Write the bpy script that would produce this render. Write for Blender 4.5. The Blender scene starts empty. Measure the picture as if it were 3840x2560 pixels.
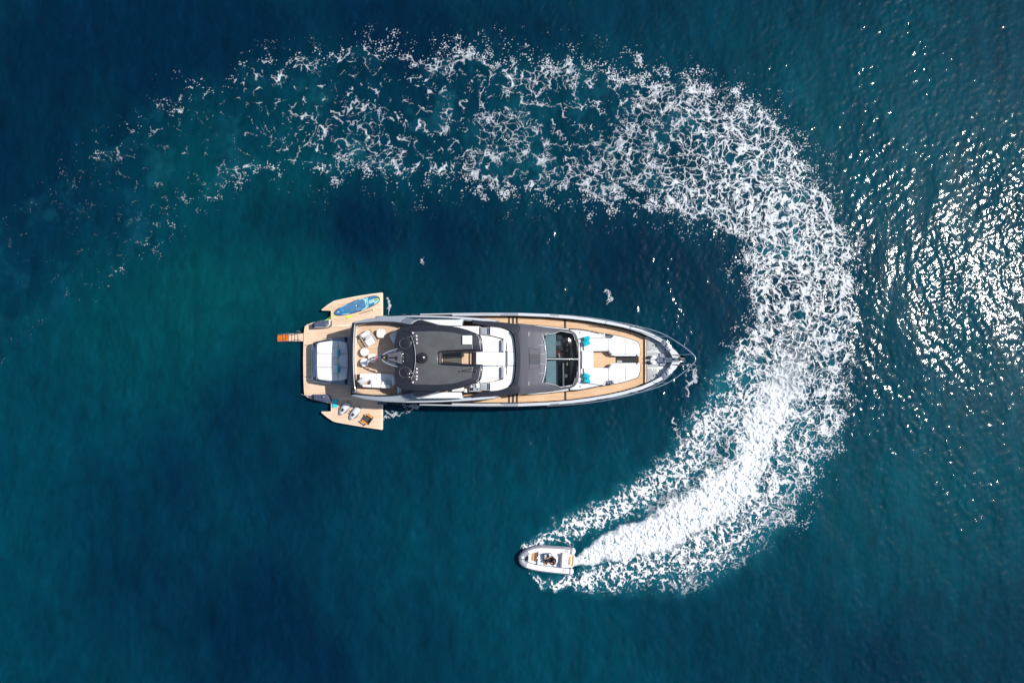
import bpy, bmesh, math, random
import numpy as np
from mathutils import Vector, Matrix

# ------------------------------------------------------------------ camera, sky, sun, exposure
SC = bpy.context.scene
COL = SC.collection
H, F, TILT = 55.0, 2970.0, 170.0            # drone height; focal length and tilt in photograph pixels (3840 wide)
CT = math.sqrt(F * F + TILT * TILT)
CAM = Vector((0.0, -H * TILT / F, H))
cam_data = bpy.data.cameras.new('camera')
cam_data.sensor_width = 36.0
cam_data.lens = 36.0 * F / 3840.0
cam_data.clip_end = 8000.0
cam = bpy.data.objects.new('camera', cam_data)
cam.location = CAM
cam.rotation_euler = (math.atan2(TILT, F), 0, 0)
COL.objects.link(cam)
SC.camera = cam

SUN_ZENITH, SUN_AZ = math.radians(35.0), math.radians(12.5)   # azimuth from +x towards +y
SUN_DIR = Vector((math.sin(SUN_ZENITH) * math.cos(SUN_AZ), math.sin(SUN_ZENITH) * math.sin(SUN_AZ), math.cos(SUN_ZENITH)))
world = bpy.data.worlds.new('World'); SC.world = world; world.use_nodes = True
wn = world.node_tree.nodes; wl = world.node_tree.links
sky = wn.new('ShaderNodeTexSky'); sky.sky_type = 'NISHITA'; sky.sun_disc = False
sky.sun_elevation = math.pi / 2 - SUN_ZENITH
sky.sun_rotation = math.pi / 2 - SUN_AZ
wn['Background'].inputs['Strength'].default_value = 0.135
wl.new(sky.outputs[0], wn['Background'].inputs['Color'])
sun_data = bpy.data.lights.new('sun', 'SUN')
sun_data.energy = 4.8; sun_data.angle = math.radians(0.53); sun_data.color = (1.0, 0.96, 0.90)
sun = bpy.data.objects.new('sun', sun_data); COL.objects.link(sun)
sun.rotation_euler = SUN_DIR.to_track_quat('Z', 'Y').to_euler()
sun.location = SUN_DIR * 80
SC.view_settings.view_transform = 'Standard'; SC.view_settings.look = 'None'
SC.view_settings.exposure = 0.0; SC.view_settings.gamma = 1.0
SC.cycles.max_bounces = 8; SC.cycles.transparent_max_bounces = 12
SC.cycles.caustics_reflective = False; SC.cycles.caustics_refractive = False
SC.cycles.use_denoising = True

# ------------------------------------------------------------------ helpers: places
def at(px, py, z=0.0):
    """the point at height z that the photograph shows at pixel (px, py)"""
    a, b = (px - 1920.0) / F, -(py - 1280.0) / F
    c, s = F / CT, TILT / CT
    d = Vector((a, b * c + s, b * s - c))
    t = (z - H) / d.z
    return CAM + d * t
def zoomed(x0, y0, k):
    return lambda u, v: (x0 + u / k, y0 + v / k)
ZA = zoomed(1020, 1060, 2.704); ZB = zoomed(1300, 1160, 3.92); ZC = zoomed(1800, 1150, 3.92); ZD = zoomed(2140, 1150, 3.92)
ZE = zoomed(1900, 1980, 5.88); ZF = zoomed(1020, 1080, 5.345); ZG = zoomed(1100, 1420, 5.345); ZH = zoomed(1300, 1180, 4.9)
ZS = zoomed(1250, 1100, 13.07); ZK = zoomed(1340, 1540, 24.12); ZJ = zoomed(1260, 1500, 19.6); ZL = zoomed(2400, 1230, 6.818)
ZT = zoomed(2010, 2050, 19.6); ZP = zoomed(1160, 1190, 26.13)
def pts(Z, L, z=0.0):
    return [at(*Z(*p), z) for p in L]
YC = at(1250, 1352, .5).y                     # the yacht's centreline
def mir(P):
    return [Vector((p[0], 2 * YC - p[1], p[2])) for p in P]
def catmull(P, n=6, closed=False):
    P = [Vector(p) for p in P]; out = []; m = len(P)
    rng = range(m if closed else m - 1)
    for i in rng:
        if closed: a, b, c, d = P[(i - 1) % m], P[i], P[(i + 1) % m], P[(i + 2) % m]
        else: a, b, c, d = P[max(i - 1, 0)], P[i], P[i + 1], P[min(i + 2, m - 1)]
        for k in range(n):
            t = k / n
            out.append(.5 * (2 * b + (c - a) * t + (2 * a - 5 * b + 4 * c - d) * t * t + (3 * b - a - 3 * c + d) * t ** 3))
    if not closed: out.append(P[-1])
    return out
def round_poly(P, r, n=4):
    """rounds the corners of a closed outline"""
    P = [Vector(p) for p in P]; out = []; m = len(P)
    for i in range(m):
        a, b, c = P[i - 1], P[i], P[(i + 1) % m]
        u, v = (a - b), (c - b)
        k = min(r, u.length * .45, v.length * .45)
        p, q = b + u.normalized() * k, b + v.normalized() * k
        for j in range(n + 1):
            t = j / n
            out.append(p * (1 - t) ** 2 + b * 2 * t * (1 - t) + q * t * t)
    return out

# ------------------------------------------------------------------ helpers: materials
MATS = {}
def nodes(m):
    m.use_nodes = True
    return m.node_tree.nodes, m.node_tree.links, m.node_tree.nodes['Principled BSDF']
def mat(name, col, rough=.5, metal=0., var=.10, scale=2.5, bump=0., bscale=30., coat=0., spec=.5, sheen=0.):
    """a painted, woven or moulded surface with a little uneven colour and relief"""
    if name in MATS: return MATS[name]
    m = bpy.data.materials.new(name); MATS[name] = m
    n, l, b = nodes(m)
    b.inputs['Roughness'].default_value = rough; b.inputs['Metallic'].default_value = metal
    b.inputs['Coat Weight'].default_value = coat; b.inputs['Coat Roughness'].default_value = .08
    b.inputs['Specular IOR Level'].default_value = spec; b.inputs['Sheen Weight'].default_value = sheen
    tc = n.new('ShaderNodeTexCoord')
    nz = n.new('ShaderNodeTexNoise'); nz.inputs['Scale'].default_value = scale; nz.inputs['Detail'].default_value = 5
    l.new(tc.outputs['Object'], nz.inputs['Vector'])
    rp = n.new('ShaderNodeMapRange'); rp.inputs['From Min'].default_value = .3; rp.inputs['From Max'].default_value = .7
    rp.inputs['To Min'].default_value = 1 - var; rp.inputs['To Max'].default_value = 1 + var
    l.new(nz.outputs['Fac'], rp.inputs['Value'])
    mx = n.new('ShaderNodeVectorMath'); mx.operation = 'SCALE'; mx.inputs[0].default_value = col
    l.new(rp.outputs[0], mx.inputs['Scale']); l.new(mx.outputs[0], b.inputs['Base Color'])
    if bump:
        n2 = n.new('ShaderNodeTexNoise'); n2.inputs['Scale'].default_value = bscale; n2.inputs['Detail'].default_value = 3
        l.new(tc.outputs['Object'], n2.inputs['Vector'])
        bp = n.new('ShaderNodeBump'); bp.inputs['Strength'].default_value = bump; bp.inputs['Distance'].default_value = .02
        l.new(n2.outputs['Fac'], bp.inputs['Height']); l.new(bp.outputs[0], b.inputs['Normal'])
    return m
def teak(name, c1, c2, pitch=.075):
    """bare teak: every plank its own tone, grain along the boat, worn pale patches"""
    if name in MATS: return MATS[name]
    m = bpy.data.materials.new(name); MATS[name] = m
    n, l, b = nodes(m)
    b.inputs['Roughness'].default_value = .62; b.inputs['Specular IOR Level'].default_value = .3
    tc = n.new('ShaderNodeTexCoord'); sp = n.new('ShaderNodeSeparateXYZ'); l.new(tc.outputs['Object'], sp.inputs[0])
    q = n.new('ShaderNodeMath'); q.operation = 'SNAP'; q.inputs[1].default_value = pitch; l.new(sp.outputs['Y'], q.inputs[0])
    qx = n.new('ShaderNodeMath'); qx.operation = 'SNAP'; qx.inputs[1].default_value = 2.3
    off = n.new('ShaderNodeMath'); off.operation = 'MULTIPLY_ADD'; off.inputs[1].default_value = 37.7
    l.new(q.outputs[0], off.inputs[0]); l.new(sp.outputs['X'], off.inputs[2]); l.new(off.outputs[0], qx.inputs[0])
    cb = n.new('ShaderNodeCombineXYZ'); l.new(q.outputs[0], cb.inputs[1]); l.new(qx.outputs[0], cb.inputs[0])
    wh = n.new('ShaderNodeTexWhiteNoise'); wh.noise_dimensions = '3D'; l.new(cb.outputs[0], wh.inputs['Vector'])
    mp = n.new('ShaderNodeMapping'); mp.inputs['Scale'].default_value = (1.6, 26, 1); l.new(tc.outputs['Object'], mp.inputs[0])
    gr = n.new('ShaderNodeTexNoise'); gr.inputs['Scale'].default_value = 1.5; gr.inputs['Detail'].default_value = 6; l.new(mp.outputs[0], gr.inputs['Vector'])
    bg = n.new('ShaderNodeTexNoise'); bg.inputs['Scale'].default_value = .55; bg.inputs['Detail'].default_value = 3; l.new(tc.outputs['Object'], bg.inputs['Vector'])
    s1 = n.new('ShaderNodeMath'); s1.operation = 'MULTIPLY_ADD'; s1.inputs[1].default_value = .30; l.new(wh.outputs['Value'], s1.inputs[0])
    s2 = n.new('ShaderNodeMath'); s2.operation = 'MULTIPLY_ADD'; s2.inputs[1].default_value = .95; s2.inputs[2].default_value = -.62; l.new(gr.outputs['Fac'], s2.inputs[0])
    s3 = n.new('ShaderNodeMath'); s3.operation = 'MULTIPLY_ADD'; s3.inputs[1].default_value = 1.0; l.new(bg.outputs['Fac'], s3.inputs[0])
    l.new(s2.outputs[0], s1.inputs[2]); l.new(s1.outputs[0], s3.inputs[2])
    mx = n.new('ShaderNodeMix'); mx.data_type = 'RGBA'; mx.inputs[6].default_value = (*c1, 1); mx.inputs[7].default_value = (*c2, 1)
    l.new(s3.outputs[0], mx.inputs[0]); l.new(mx.outputs[2], b.inputs['Base Color'])
    return m
def glass(name, tint, rough=.02, see=.75):
    if name in MATS: return MATS[name]
    m = bpy.data.materials.new(name); MATS[name] = m
    n, l, b = nodes(m)
    b.inputs['Base Color'].default_value = (*tint, 1); b.inputs['Roughness'].default_value = rough
    b.inputs['IOR'].default_value = 1.5; b.inputs['Base Color'].default_value = (.01, .012, .015, 1)
    tr = n.new('ShaderNodeBsdfTransparent'); tr.inputs[0].default_value = (*tint, 1)
    mx = n.new('ShaderNodeMixShader'); mx.inputs[0].default_value = 1 - see
    fr = n.new('ShaderNodeFresnel'); fr.inputs[0].default_value = 1.5
    ad = n.new('ShaderNodeMath'); ad.operation = 'ADD'; ad.use_clamp = True; ad.inputs[1].default_value = 1 - see
    l.new(fr.outputs[0], ad.inputs[0]); l.new(ad.outputs[0], mx.inputs[0])
    l.new(tr.outputs[0], mx.inputs[1]); l.new(b.outputs[0], mx.inputs[2]); l.new(mx.outputs[0], n['Material Output'].inputs['Surface'])
    return m

M_TEAK = teak('teak', (.52, .335, .21), (.85, .655, .49))
M_TEAKG = teak('teak_honey', (.60, .37, .205), (.86, .61, .39))
M_TEAKM = mat('teak_margin', (.80, .62, .46), .6, var=.1, scale=3)
M_CAULK = mat('caulk', (.16, .085, .045), .7)
M_CUSH = mat('white_upholstery', (.80, .79, .77), .85, var=.04, scale=1.5, bump=.25, bscale=9, spec=.2)
M_GEL = mat('white_gelcoat', (.76, .77, .77), .28, var=.03, scale=1.2, coat=.3)
M_SILVER = mat('silver_paint', (.30, .34, .38), .34, metal=.25, var=.05, scale=.7, coat=.4)
M_PALE = mat('pale_grey_paint', (.56, .59, .61), .30, metal=.1, var=.04, scale=.8, coat=.3)
M_HULL = mat('dark_hull_paint', (.055, .068, .080), .26, metal=.4, var=.08, scale=.5, coat=.5)
M_BLACK = mat('black_gloss', (.014, .015, .020), .22, var=.1, coat=.4)
M_CHAR = mat('charcoal_paint', (.020, .022, .031), .34, metal=.2, var=.10, scale=.9, coat=.25)
M_CHAR2 = mat('charcoal_nonslip', (.066, .072, .076), .75, var=.16, scale=1.4, bump=.3, bscale=60)
M_COACH = mat('graphite_paint', (.110, .110, .125), .36, metal=.25, var=.07, scale=.8, coat=.2)
M_DARK = mat('dark_rubber', (.02, .02, .022), .6)
M_GREY = mat('grey_laminate', (.30, .32, .33), .5, var=.07)
M_HATCH = mat('grey_hatch', (.34, .36, .36), .55, var=.06)
M_SLATE = mat('slate_tray', (.085, .11, .16), .35, metal=.3, var=.12)
M_CHROME = mat('chrome', (.75, .77, .80), .14, metal=1., var=.04)
M_STEEL = mat('brushed_steel', (.62, .64, .66), .5, metal=.5, var=.05)
M_CREAM = mat('cream_sill', (.70, .62, .52), .5, var=.05)
M_TEAL = mat('teal_fabric', (.012, .40, .47), .85, var=.08, scale=6, bump=.3, bscale=40, spec=.2)
M_ORANGE = mat('orange_fabric', (.90, .30, .02), .7, var=.10, scale=8)
M_GLASS = glass('tinted_glass', (.52, .60, .64), .02, .88)
M_DGLASS = glass('dark_glass', (.08, .09, .10), .03, .45)

# ------------------------------------------------------------------ helpers: objects
def tag(o, label=None, cat=None, group=None, kind=None):
    if label: o['label'] = label
    if cat: o['category'] = cat
    if group: o['group'] = group
    if kind: o['kind'] = kind
    return o
def empty(name, loc, label, cat, group=None, rz=0.):
    o = bpy.data.objects.new(name, None); COL.objects.link(o)
    o.location = loc; o.rotation_euler = (0, 0, rz); o.empty_display_size = .2
    bpy.context.view_layer.update()
    return tag(o, label, cat, group)
def link(name, me, m, parent=None, smooth=False, angle=None):
    o = bpy.data.objects.new(name, me); COL.objects.link(o)
    if m: me.materials.append(m)
    if smooth:
        me.polygons.foreach_set('use_smooth', [True] * len(me.polygons))
        if angle is not None: me.set_sharp_from_angle(angle=math.radians(angle))
    if parent is not None:
        o.parent = parent
        mw = Matrix.Identity(4); p = parent
        while p is not None:
            mw = (Matrix.Translation(p.location) @ p.rotation_euler.to_matrix().to_4x4()) @ mw if p.type == 'EMPTY' else mw
            p = p.parent
        if mw != Matrix.Identity(4):
            me.transform(mw.inverted())
    return o
def finish(bm, name, m, parent, smooth=False, angle=40):
    bmesh.ops.recalc_face_normals(bm, faces=bm.faces)
    me = bpy.data.meshes.new(name); bm.to_mesh(me); bm.free()
    return link(name, me, m, parent, smooth, angle)
def add_prism(bm, P, z0, bevel=0., seg=2):
    """P: outline at its top heights; sides go straight down to z0"""
    top = [bm.verts.new(p) for p in P]
    bot = [bm.verts.new((p[0], p[1], z0)) for p in P]
    n = len(P)
    ft = bm.faces.new(top); bm.faces.new(bot[::-1])
    for i in range(n): bm.faces.new((top[i], bot[i], bot[(i + 1) % n], top[(i + 1) % n]))
    if bevel:
        bmesh.ops.recalc_face_normals(bm, faces=bm.faces)
        bmesh.ops.bevel(bm, geom=list(ft.edges), offset=bevel, segments=seg, affect='EDGES', profile=.5, clamp_overlap=True)
    return bm
def prism(name, P, z0, m, parent=None, bevel=0., seg=2, smooth=True):
    bm = bmesh.new(); add_prism(bm, P, z0, bevel, seg)
    return finish(bm, name, m, parent, smooth)
def frustum(name, P, Q, m, parent=None, bevel=0.):
    """top outline P, bottom outline Q (same count)"""
    bm = bmesh.new()
    a = [bm.verts.new(p) for p in P]; b = [bm.verts.new(p) for p in Q]; n = len(P)
    ft = bm.faces.new(a); bm.faces.new(b[::-1])
    for i in range(n): bm.faces.new((a[i], b[i], b[(i + 1) % n], a[(i + 1) % n]))
    if bevel:
        bmesh.ops.recalc_face_normals(bm, faces=bm.faces)
        bmesh.ops.bevel(bm, geom=list(ft.edges), offset=bevel, segments=2, affect='EDGES', clamp_overlap=True)
    return finish(bm, name, m, parent, True)
def add_tube(bm, P, r, sides=8, cap=True):
    P = [Vector(p) for p in P]; rings = []; n = len(P)
    R = r if isinstance(r, (list, tuple)) else [r] * n
    up = Vector((0, 0, 1))
    for i, p in enumerate(P):
        t = (P[min(i + 1, n - 1)] - P[max(i - 1, 0)])
        t = t.normalized() if t.length > 1e-9 else Vector((1, 0, 0))
        a = t.cross(up)
        a = a.normalized() if a.length > 1e-4 else Vector((1, 0, 0))
        b = t.cross(a).normalized()
        rings.append([bm.verts.new(p + (a * math.cos(2 * math.pi * k / sides) + b * math.sin(2 * math.pi * k / sides)) * R[i]) for k in range(sides)])
    for i in range(n - 1):
        for k in range(sides):
            bm.faces.new((rings[i][k], rings[i][(k + 1) % sides], rings[i + 1][(k + 1) % sides], rings[i + 1][k]))
    if cap:
        bm.faces.new(rings[0][::-1]); bm.faces.new(rings[-1])
def tube_obj(name, P, r, m, parent=None, sides=8):
    bm = bmesh.new(); add_tube(bm, P, r, sides)
    return finish(bm, name, m, parent, True, 60)
def add_lathe(bm, prof, c, sides=24, sx=1., sy=1.):
    c = Vector(c); rings = []
    for (r, z) in prof:
        if r < 1e-5: rings.append([bm.verts.new(c + Vector((0, 0, z)))])
        else: rings.append([bm.verts.new(c + Vector((r * sx * math.cos(2 * math.pi * k / sides), r * sy * math.sin(2 * math.pi * k / sides), z))) for k in range(sides)])
    for a, b in zip(rings[:-1], rings[1:]):
        for k in range(sides):
            q = [a[k % len(a)], a[(k + 1) % len(a)], b[(k + 1) % len(b)], b[k % len(b)]]
            q = list(dict.fromkeys(q))
            if len(q) > 2: bm.faces.new(q)
def lathe(name, prof, c, m, parent=None, sides=24, sx=1., sy=1.):
    bm = bmesh.new(); add_lathe(bm, prof, c, sides, sx, sy)
    return finish(bm, name, m, parent, True, 35)
def add_box(bm, c, s, rz=0., tilt=None, bevel=0.):
    r = bmesh.ops.create_cube(bm, size=1.0)
    Mx = Matrix.Translation(c) @ Matrix.Rotation(rz, 4, 'Z') @ (tilt if tilt is not None else Matrix.Identity(4)) @ Matrix.Diagonal((*s, 1))
    bmesh.ops.transform(bm, matrix=Mx, verts=r['verts'])
    if bevel:
        ed = list({e for v in r['verts'] for e in v.link_edges})
        bmesh.ops.bevel(bm, geom=ed, offset=bevel, segments=2, affect='EDGES', clamp_overlap=True)
def box(name, c, s, m, parent=None, rz=0., tilt=None, bevel=.01):
    bm = bmesh.new(); add_box(bm, c, s, rz, tilt, bevel)
    return finish(bm, name, m, parent, True)
def resample(P, n):
    d = np.concatenate([[0], np.cumsum([(b - a).length for a, b in zip(P[:-1], P[1:])])])
    t = np.linspace(0, d[-1], n)
    return [Vector([float(np.interp(k, d, [p[c] for p in P])) for c in range(3)]) for k in t]
def strip(name, A, B, th, m, parent=None, bevel=0.):
    """band between two polylines (same count), th thick downwards"""
    if len(A) != len(B):
        n = max(len(A), len(B)); A, B = resample(A, n), resample(B, n)
    bm = bmesh.new(); n = len(A)
    t1 = [bm.verts.new(p) for p in A]; t2 = [bm.verts.new(p) for p in B]
    b1 = [bm.verts.new(p - Vector((0, 0, th))) for p in A]; b2 = [bm.verts.new(p - Vector((0, 0, th))) for p in B]
    for i in range(n - 1):
        bm.faces.new((t1[i], t1[i + 1], t2[i + 1], t2[i])); bm.faces.new((b1[i + 1], b1[i], b2[i], b2[i + 1]))
        bm.faces.new((t1[i + 1], t1[i], b1[i], b1[i + 1])); bm.faces.new((t2[i], t2[i + 1], b2[i + 1], b2[i]))
    bm.faces.new((t1[0], t2[0], b2[0], b1[0])); bm.faces.new((t2[-1], t1[-1], b1[-1], b2[-1]))
    return finish(bm, name, m, parent, True, 35)
def planks(name, P, th, m, parent, pitch=.075, gap=.012, phase=0.):
    """a deck laid in planks along x: the outline P is sawn into strips with open joints between them"""
    bm = bmesh.new()
    f = bm.faces.new([bm.verts.new(p) for p in P])
    bmesh.ops.recalc_face_normals(bm, faces=bm.faces)
    if f.normal.z < 0: f.normal_flip()
    ys = [p[1] for p in P]
    y = math.floor(min(ys) / pitch) * pitch + phase
    while y < max(ys):
        for d in (-gap / 2, gap / 2):
            bmesh.ops.bisect_plane(bm, geom=bm.verts[:] + bm.edges[:] + bm.faces[:], plane_co=(0, y + d, 0), plane_no=(0, 1, 0))
        y += pitch
    def frac(yy): return abs((yy - phase + pitch / 2) % pitch - pitch / 2)
    kill = [f for f in bm.faces if frac(f.calc_center_median().y) < gap * .5 and (max(v.co.y for v in f.verts) - min(v.co.y for v in f.verts)) < gap * 1.05]
    bmesh.ops.delete(bm, geom=kill, context='FACES')
    o = finish(bm, name, m, parent)
    o['kind'] = 'stuff'
    for v in o.data.vertices: v.co.z += th
    return o
def pillow(name, c, sx, sy, sz, m, parent=None, rz=0., tilt=None, n=14, label=None):
    """a soft scatter cushion: pinched corners, plump middle"""
    bm = bmesh.new(); V = {}
    for s in (1, -1):
        for i in range(n + 1):
            for j in range(n + 1):
                u, v = 2 * i / n - 1, 2 * j / n - 1
                pin = 1 - .10 * (1 - abs(u * v)) * (abs(u) ** 4 + abs(v) ** 4) * .5
                h = (max(0, 1 - u ** 2) * max(0, 1 - v ** 2)) ** .42
                edge = i in (0, n) or j in (0, n)
                if edge and s == -1: V[(s, i, j)] = V[(1, i, j)]; continue
                V[(s, i, j)] = bm.verts.new((u * sx / 2 * pin, v * sy / 2 * pin, s * h * sz / 2))
    for s in (1, -1):
        for i in range(n):
            for j in range(n):
                q = [V[(s, i, j)], V[(s, i + 1, j)], V[(s, i + 1, j + 1)], V[(s, i, j + 1)]]
                bm.faces.new(q if s == 1 else q[::-1])
    Mx = Matrix.Translation(c) @ Matrix.Rotation(rz, 4, 'Z') @ (tilt if tilt is not None else Matrix.Identity(4))
    bmesh.ops.transform(bm, matrix=Mx, verts=bm.verts)
    return finish(bm, name, m, parent, True, 80)
def rx(a): return Matrix.Rotation(math.radians(a), 4, 'X')
def ry(a): return Matrix.Rotation(math.radians(a), 4, 'Y')
# ---------------------------------------------------------------- noise fields (numpy)
_rs = np.random.RandomState(7)
_perm = _rs.permutation(256).astype(np.int32)
_perm = np.concatenate([_perm, _perm])
_ga = _rs.rand(256) * 2 * np.pi
_gx, _gy = np.cos(_ga).astype(np.float32), np.sin(_ga).astype(np.float32)
_jx, _jy = _rs.rand(256).astype(np.float32), _rs.rand(256).astype(np.float32)

def perlin(x, y, seed=0):
    x = x + seed * 17.31; y = y + seed * 9.77
    xi = np.floor(x).astype(np.int32); yi = np.floor(y).astype(np.int32)
    xf = (x - xi).astype(np.float32); yf = (y - yi).astype(np.float32)
    xi &= 255; yi &= 255
    u = xf * xf * xf * (xf * (xf * 6 - 15) + 10); v = yf * yf * yf * (yf * (yf * 6 - 15) + 10)
    def g(i, j):
        h = _perm[_perm[(xi + i) & 255] + ((yi + j) & 255)]
        return _gx[h] * (xf - i) + _gy[h] * (yf - j)
    a = g(0, 0); b = g(1, 0); c = g(0, 1); d = g(1, 1)
    return (a + u * (b - a) + v * ((c + u * (d - c)) - (a + u * (b - a)))) * 1.5

def fbm(x, y, seed=0, octs=4, gain=.5):
    s = 0; a = 1.0; f = 1.0; t = 0
    for i in range(octs):
        s = s + a * perlin(x * f, y * f, seed + i * 3.7); t += a; a *= gain; f *= 2.03
    return s / t

def worley(x, y, seed=0):
    """distance to the nearest cell border (F2 - F1), thinner than it is at the knots where three cells meet"""
    x = x + seed * 13.7; y = y + seed * 5.3
    xi = np.floor(x).astype(np.int32); yi = np.floor(y).astype(np.int32)
    f1 = np.full(x.shape, 9., np.float32); f2 = f1.copy(); f3 = f1.copy()
    for i in (-1, 0, 1):
        for j in (-1, 0, 1):
            h = _perm[_perm[(xi + i) & 255] + ((yi + j) & 255)]
            d = (xi + i + _jx[h] - x) ** 2 + (yi + j + _jy[h] - y) ** 2
            m = d < f1; m2 = d < f2
            f3 = np.where(m2, f2, np.minimum(f3, d))
            f2 = np.where(m, f1, np.where(m2, d, f2)); f1 = np.where(m, d, f1)
    a = np.sqrt(f1); e = np.sqrt(f2) - a; k = np.sqrt(f3) - a
    return e - .07 * np.exp(-(k / .22) ** 2)

def sstep(a, b, x):
    t = np.clip((x - a) / (b - a), 0, 1)
    return t * t * (3 - 2 * t)

def tube(u, v, pts):
    """pts: (px, py, half width). -> distance / half width, length along the path (0..1), signed side"""
    best = np.full(u.shape, 1e9, np.float32); sl = np.zeros(u.shape, np.float32); sd = np.zeros(u.shape, np.float32)
    P = np.array(pts, float)
    seg = np.hypot(*(P[1:, :2] - P[:-1, :2]).T); cum = np.concatenate([[0], np.cumsum(seg)]); tot = cum[-1]
    for k in range(len(P) - 1):
        ax, ay, aw = P[k]; bx, by, bw = P[k + 1]
        dx, dy = bx - ax, by - ay
        t = np.clip(((u - ax) * dx + (v - ay) * dy) / (dx * dx + dy * dy), 0, 1)
        ex, ey = u - ax - t * dx, v - ay - t * dy
        d = np.hypot(ex, ey) / (aw + t * (bw - aw))
        m = d < best
        best = np.where(m, d, best); sl = np.where(m, (cum[k] + t * seg[k]) / tot, sl)
        sd = np.where(m, np.sign(dx * ey - dy * ex) * d, sd)
    return best, sl, sd

# the turning wake, as paths on the water: (px, py, half width), from the tender back along its track
BAND = [(2560, 1990, 190), (2660, 1880, 215), (2790, 1760, 235), (2890, 1600, 228), (2968, 1420, 215), (3014, 1210, 195),
        (3010, 1000, 190), (2950, 820, 200), (2850, 680, 225), (2700, 580, 250), (2500, 510, 255), (2300, 490, 265),
        (2080, 470, 265), (1860, 435, 265), (1640, 410, 268), (1400, 405, 262), (1160, 400, 250), (960, 420, 220),
        (760, 500, 220), (560, 640, 230), (360, 800, 240), (160, 960, 230), (-120, 1150, 220), (-400, 1330, 220)]
CORE = [(2140, 2085, 16), (2230, 2066, 36), (2330, 2036, 50), (2450, 1990, 64), (2560, 1935, 78), (2680, 1868, 95),
        (2770, 1790, 88), (2830, 1680, 84), (2880, 1560, 92), (2930, 1450, 100), (2985, 1330, 100), (3020, 1210, 96)]
UPPER = [(1955, 2042, 8), (2010, 2022, 28), (2100, 1985, 44), (2210, 1945, 58), (2330, 1880, 58), (2430, 1830, 58), (2520, 1770, 66),
         (2600, 1690, 80), (2660, 1600, 84), (2720, 1500, 90), (2790, 1400, 86)]
LOWER = [(1982, 2140, 8), (2040, 2166, 22), (2120, 2172, 30), (2220, 2155, 55), (2340, 2125, 75), (2470, 2110, 95), (2600, 2070, 110),
         (2720, 1990, 120), (2820, 1890, 120), (2910, 1760, 120), (3000, 1620, 120)]

def quant(p, lo=None):
    """field -> its rank 0..1, so that a threshold is a share of cover"""
    q = np.quantile(p[::37].ravel() if p.ndim == 1 else p[::5, ::7].ravel(), np.linspace(0, 1, 129))
    return np.interp(p, q, np.linspace(0, 1, 129)).astype(np.float32)

# small splashes round the moored yacht
SPLASH = [[(2586, 1372, 16), (2602, 1392, 26), (2592, 1420, 24), (2580, 1450, 14), (2576, 1480, 8)], [(2590, 1560, 8), (2616, 1590, 18), (2640, 1650, 14), (2656, 1700, 8)], [(2520, 1568, 8), (2530, 1600, 14), (2548, 1660, 12)],
          [(1450, 1110, 5), (1456, 1140, 10), (1452, 1175, 6)], [(1446, 1570, 8), (1462, 1548, 14), (1500, 1552, 12), (1540, 1530, 18), (1575, 1516, 10)], [(1560, 1020, 6), (1578, 990, 10), (1590, 960, 5)], [(2270, 1090, 10), (2290, 1110, 14), (2280, 1140, 8)]]

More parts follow.
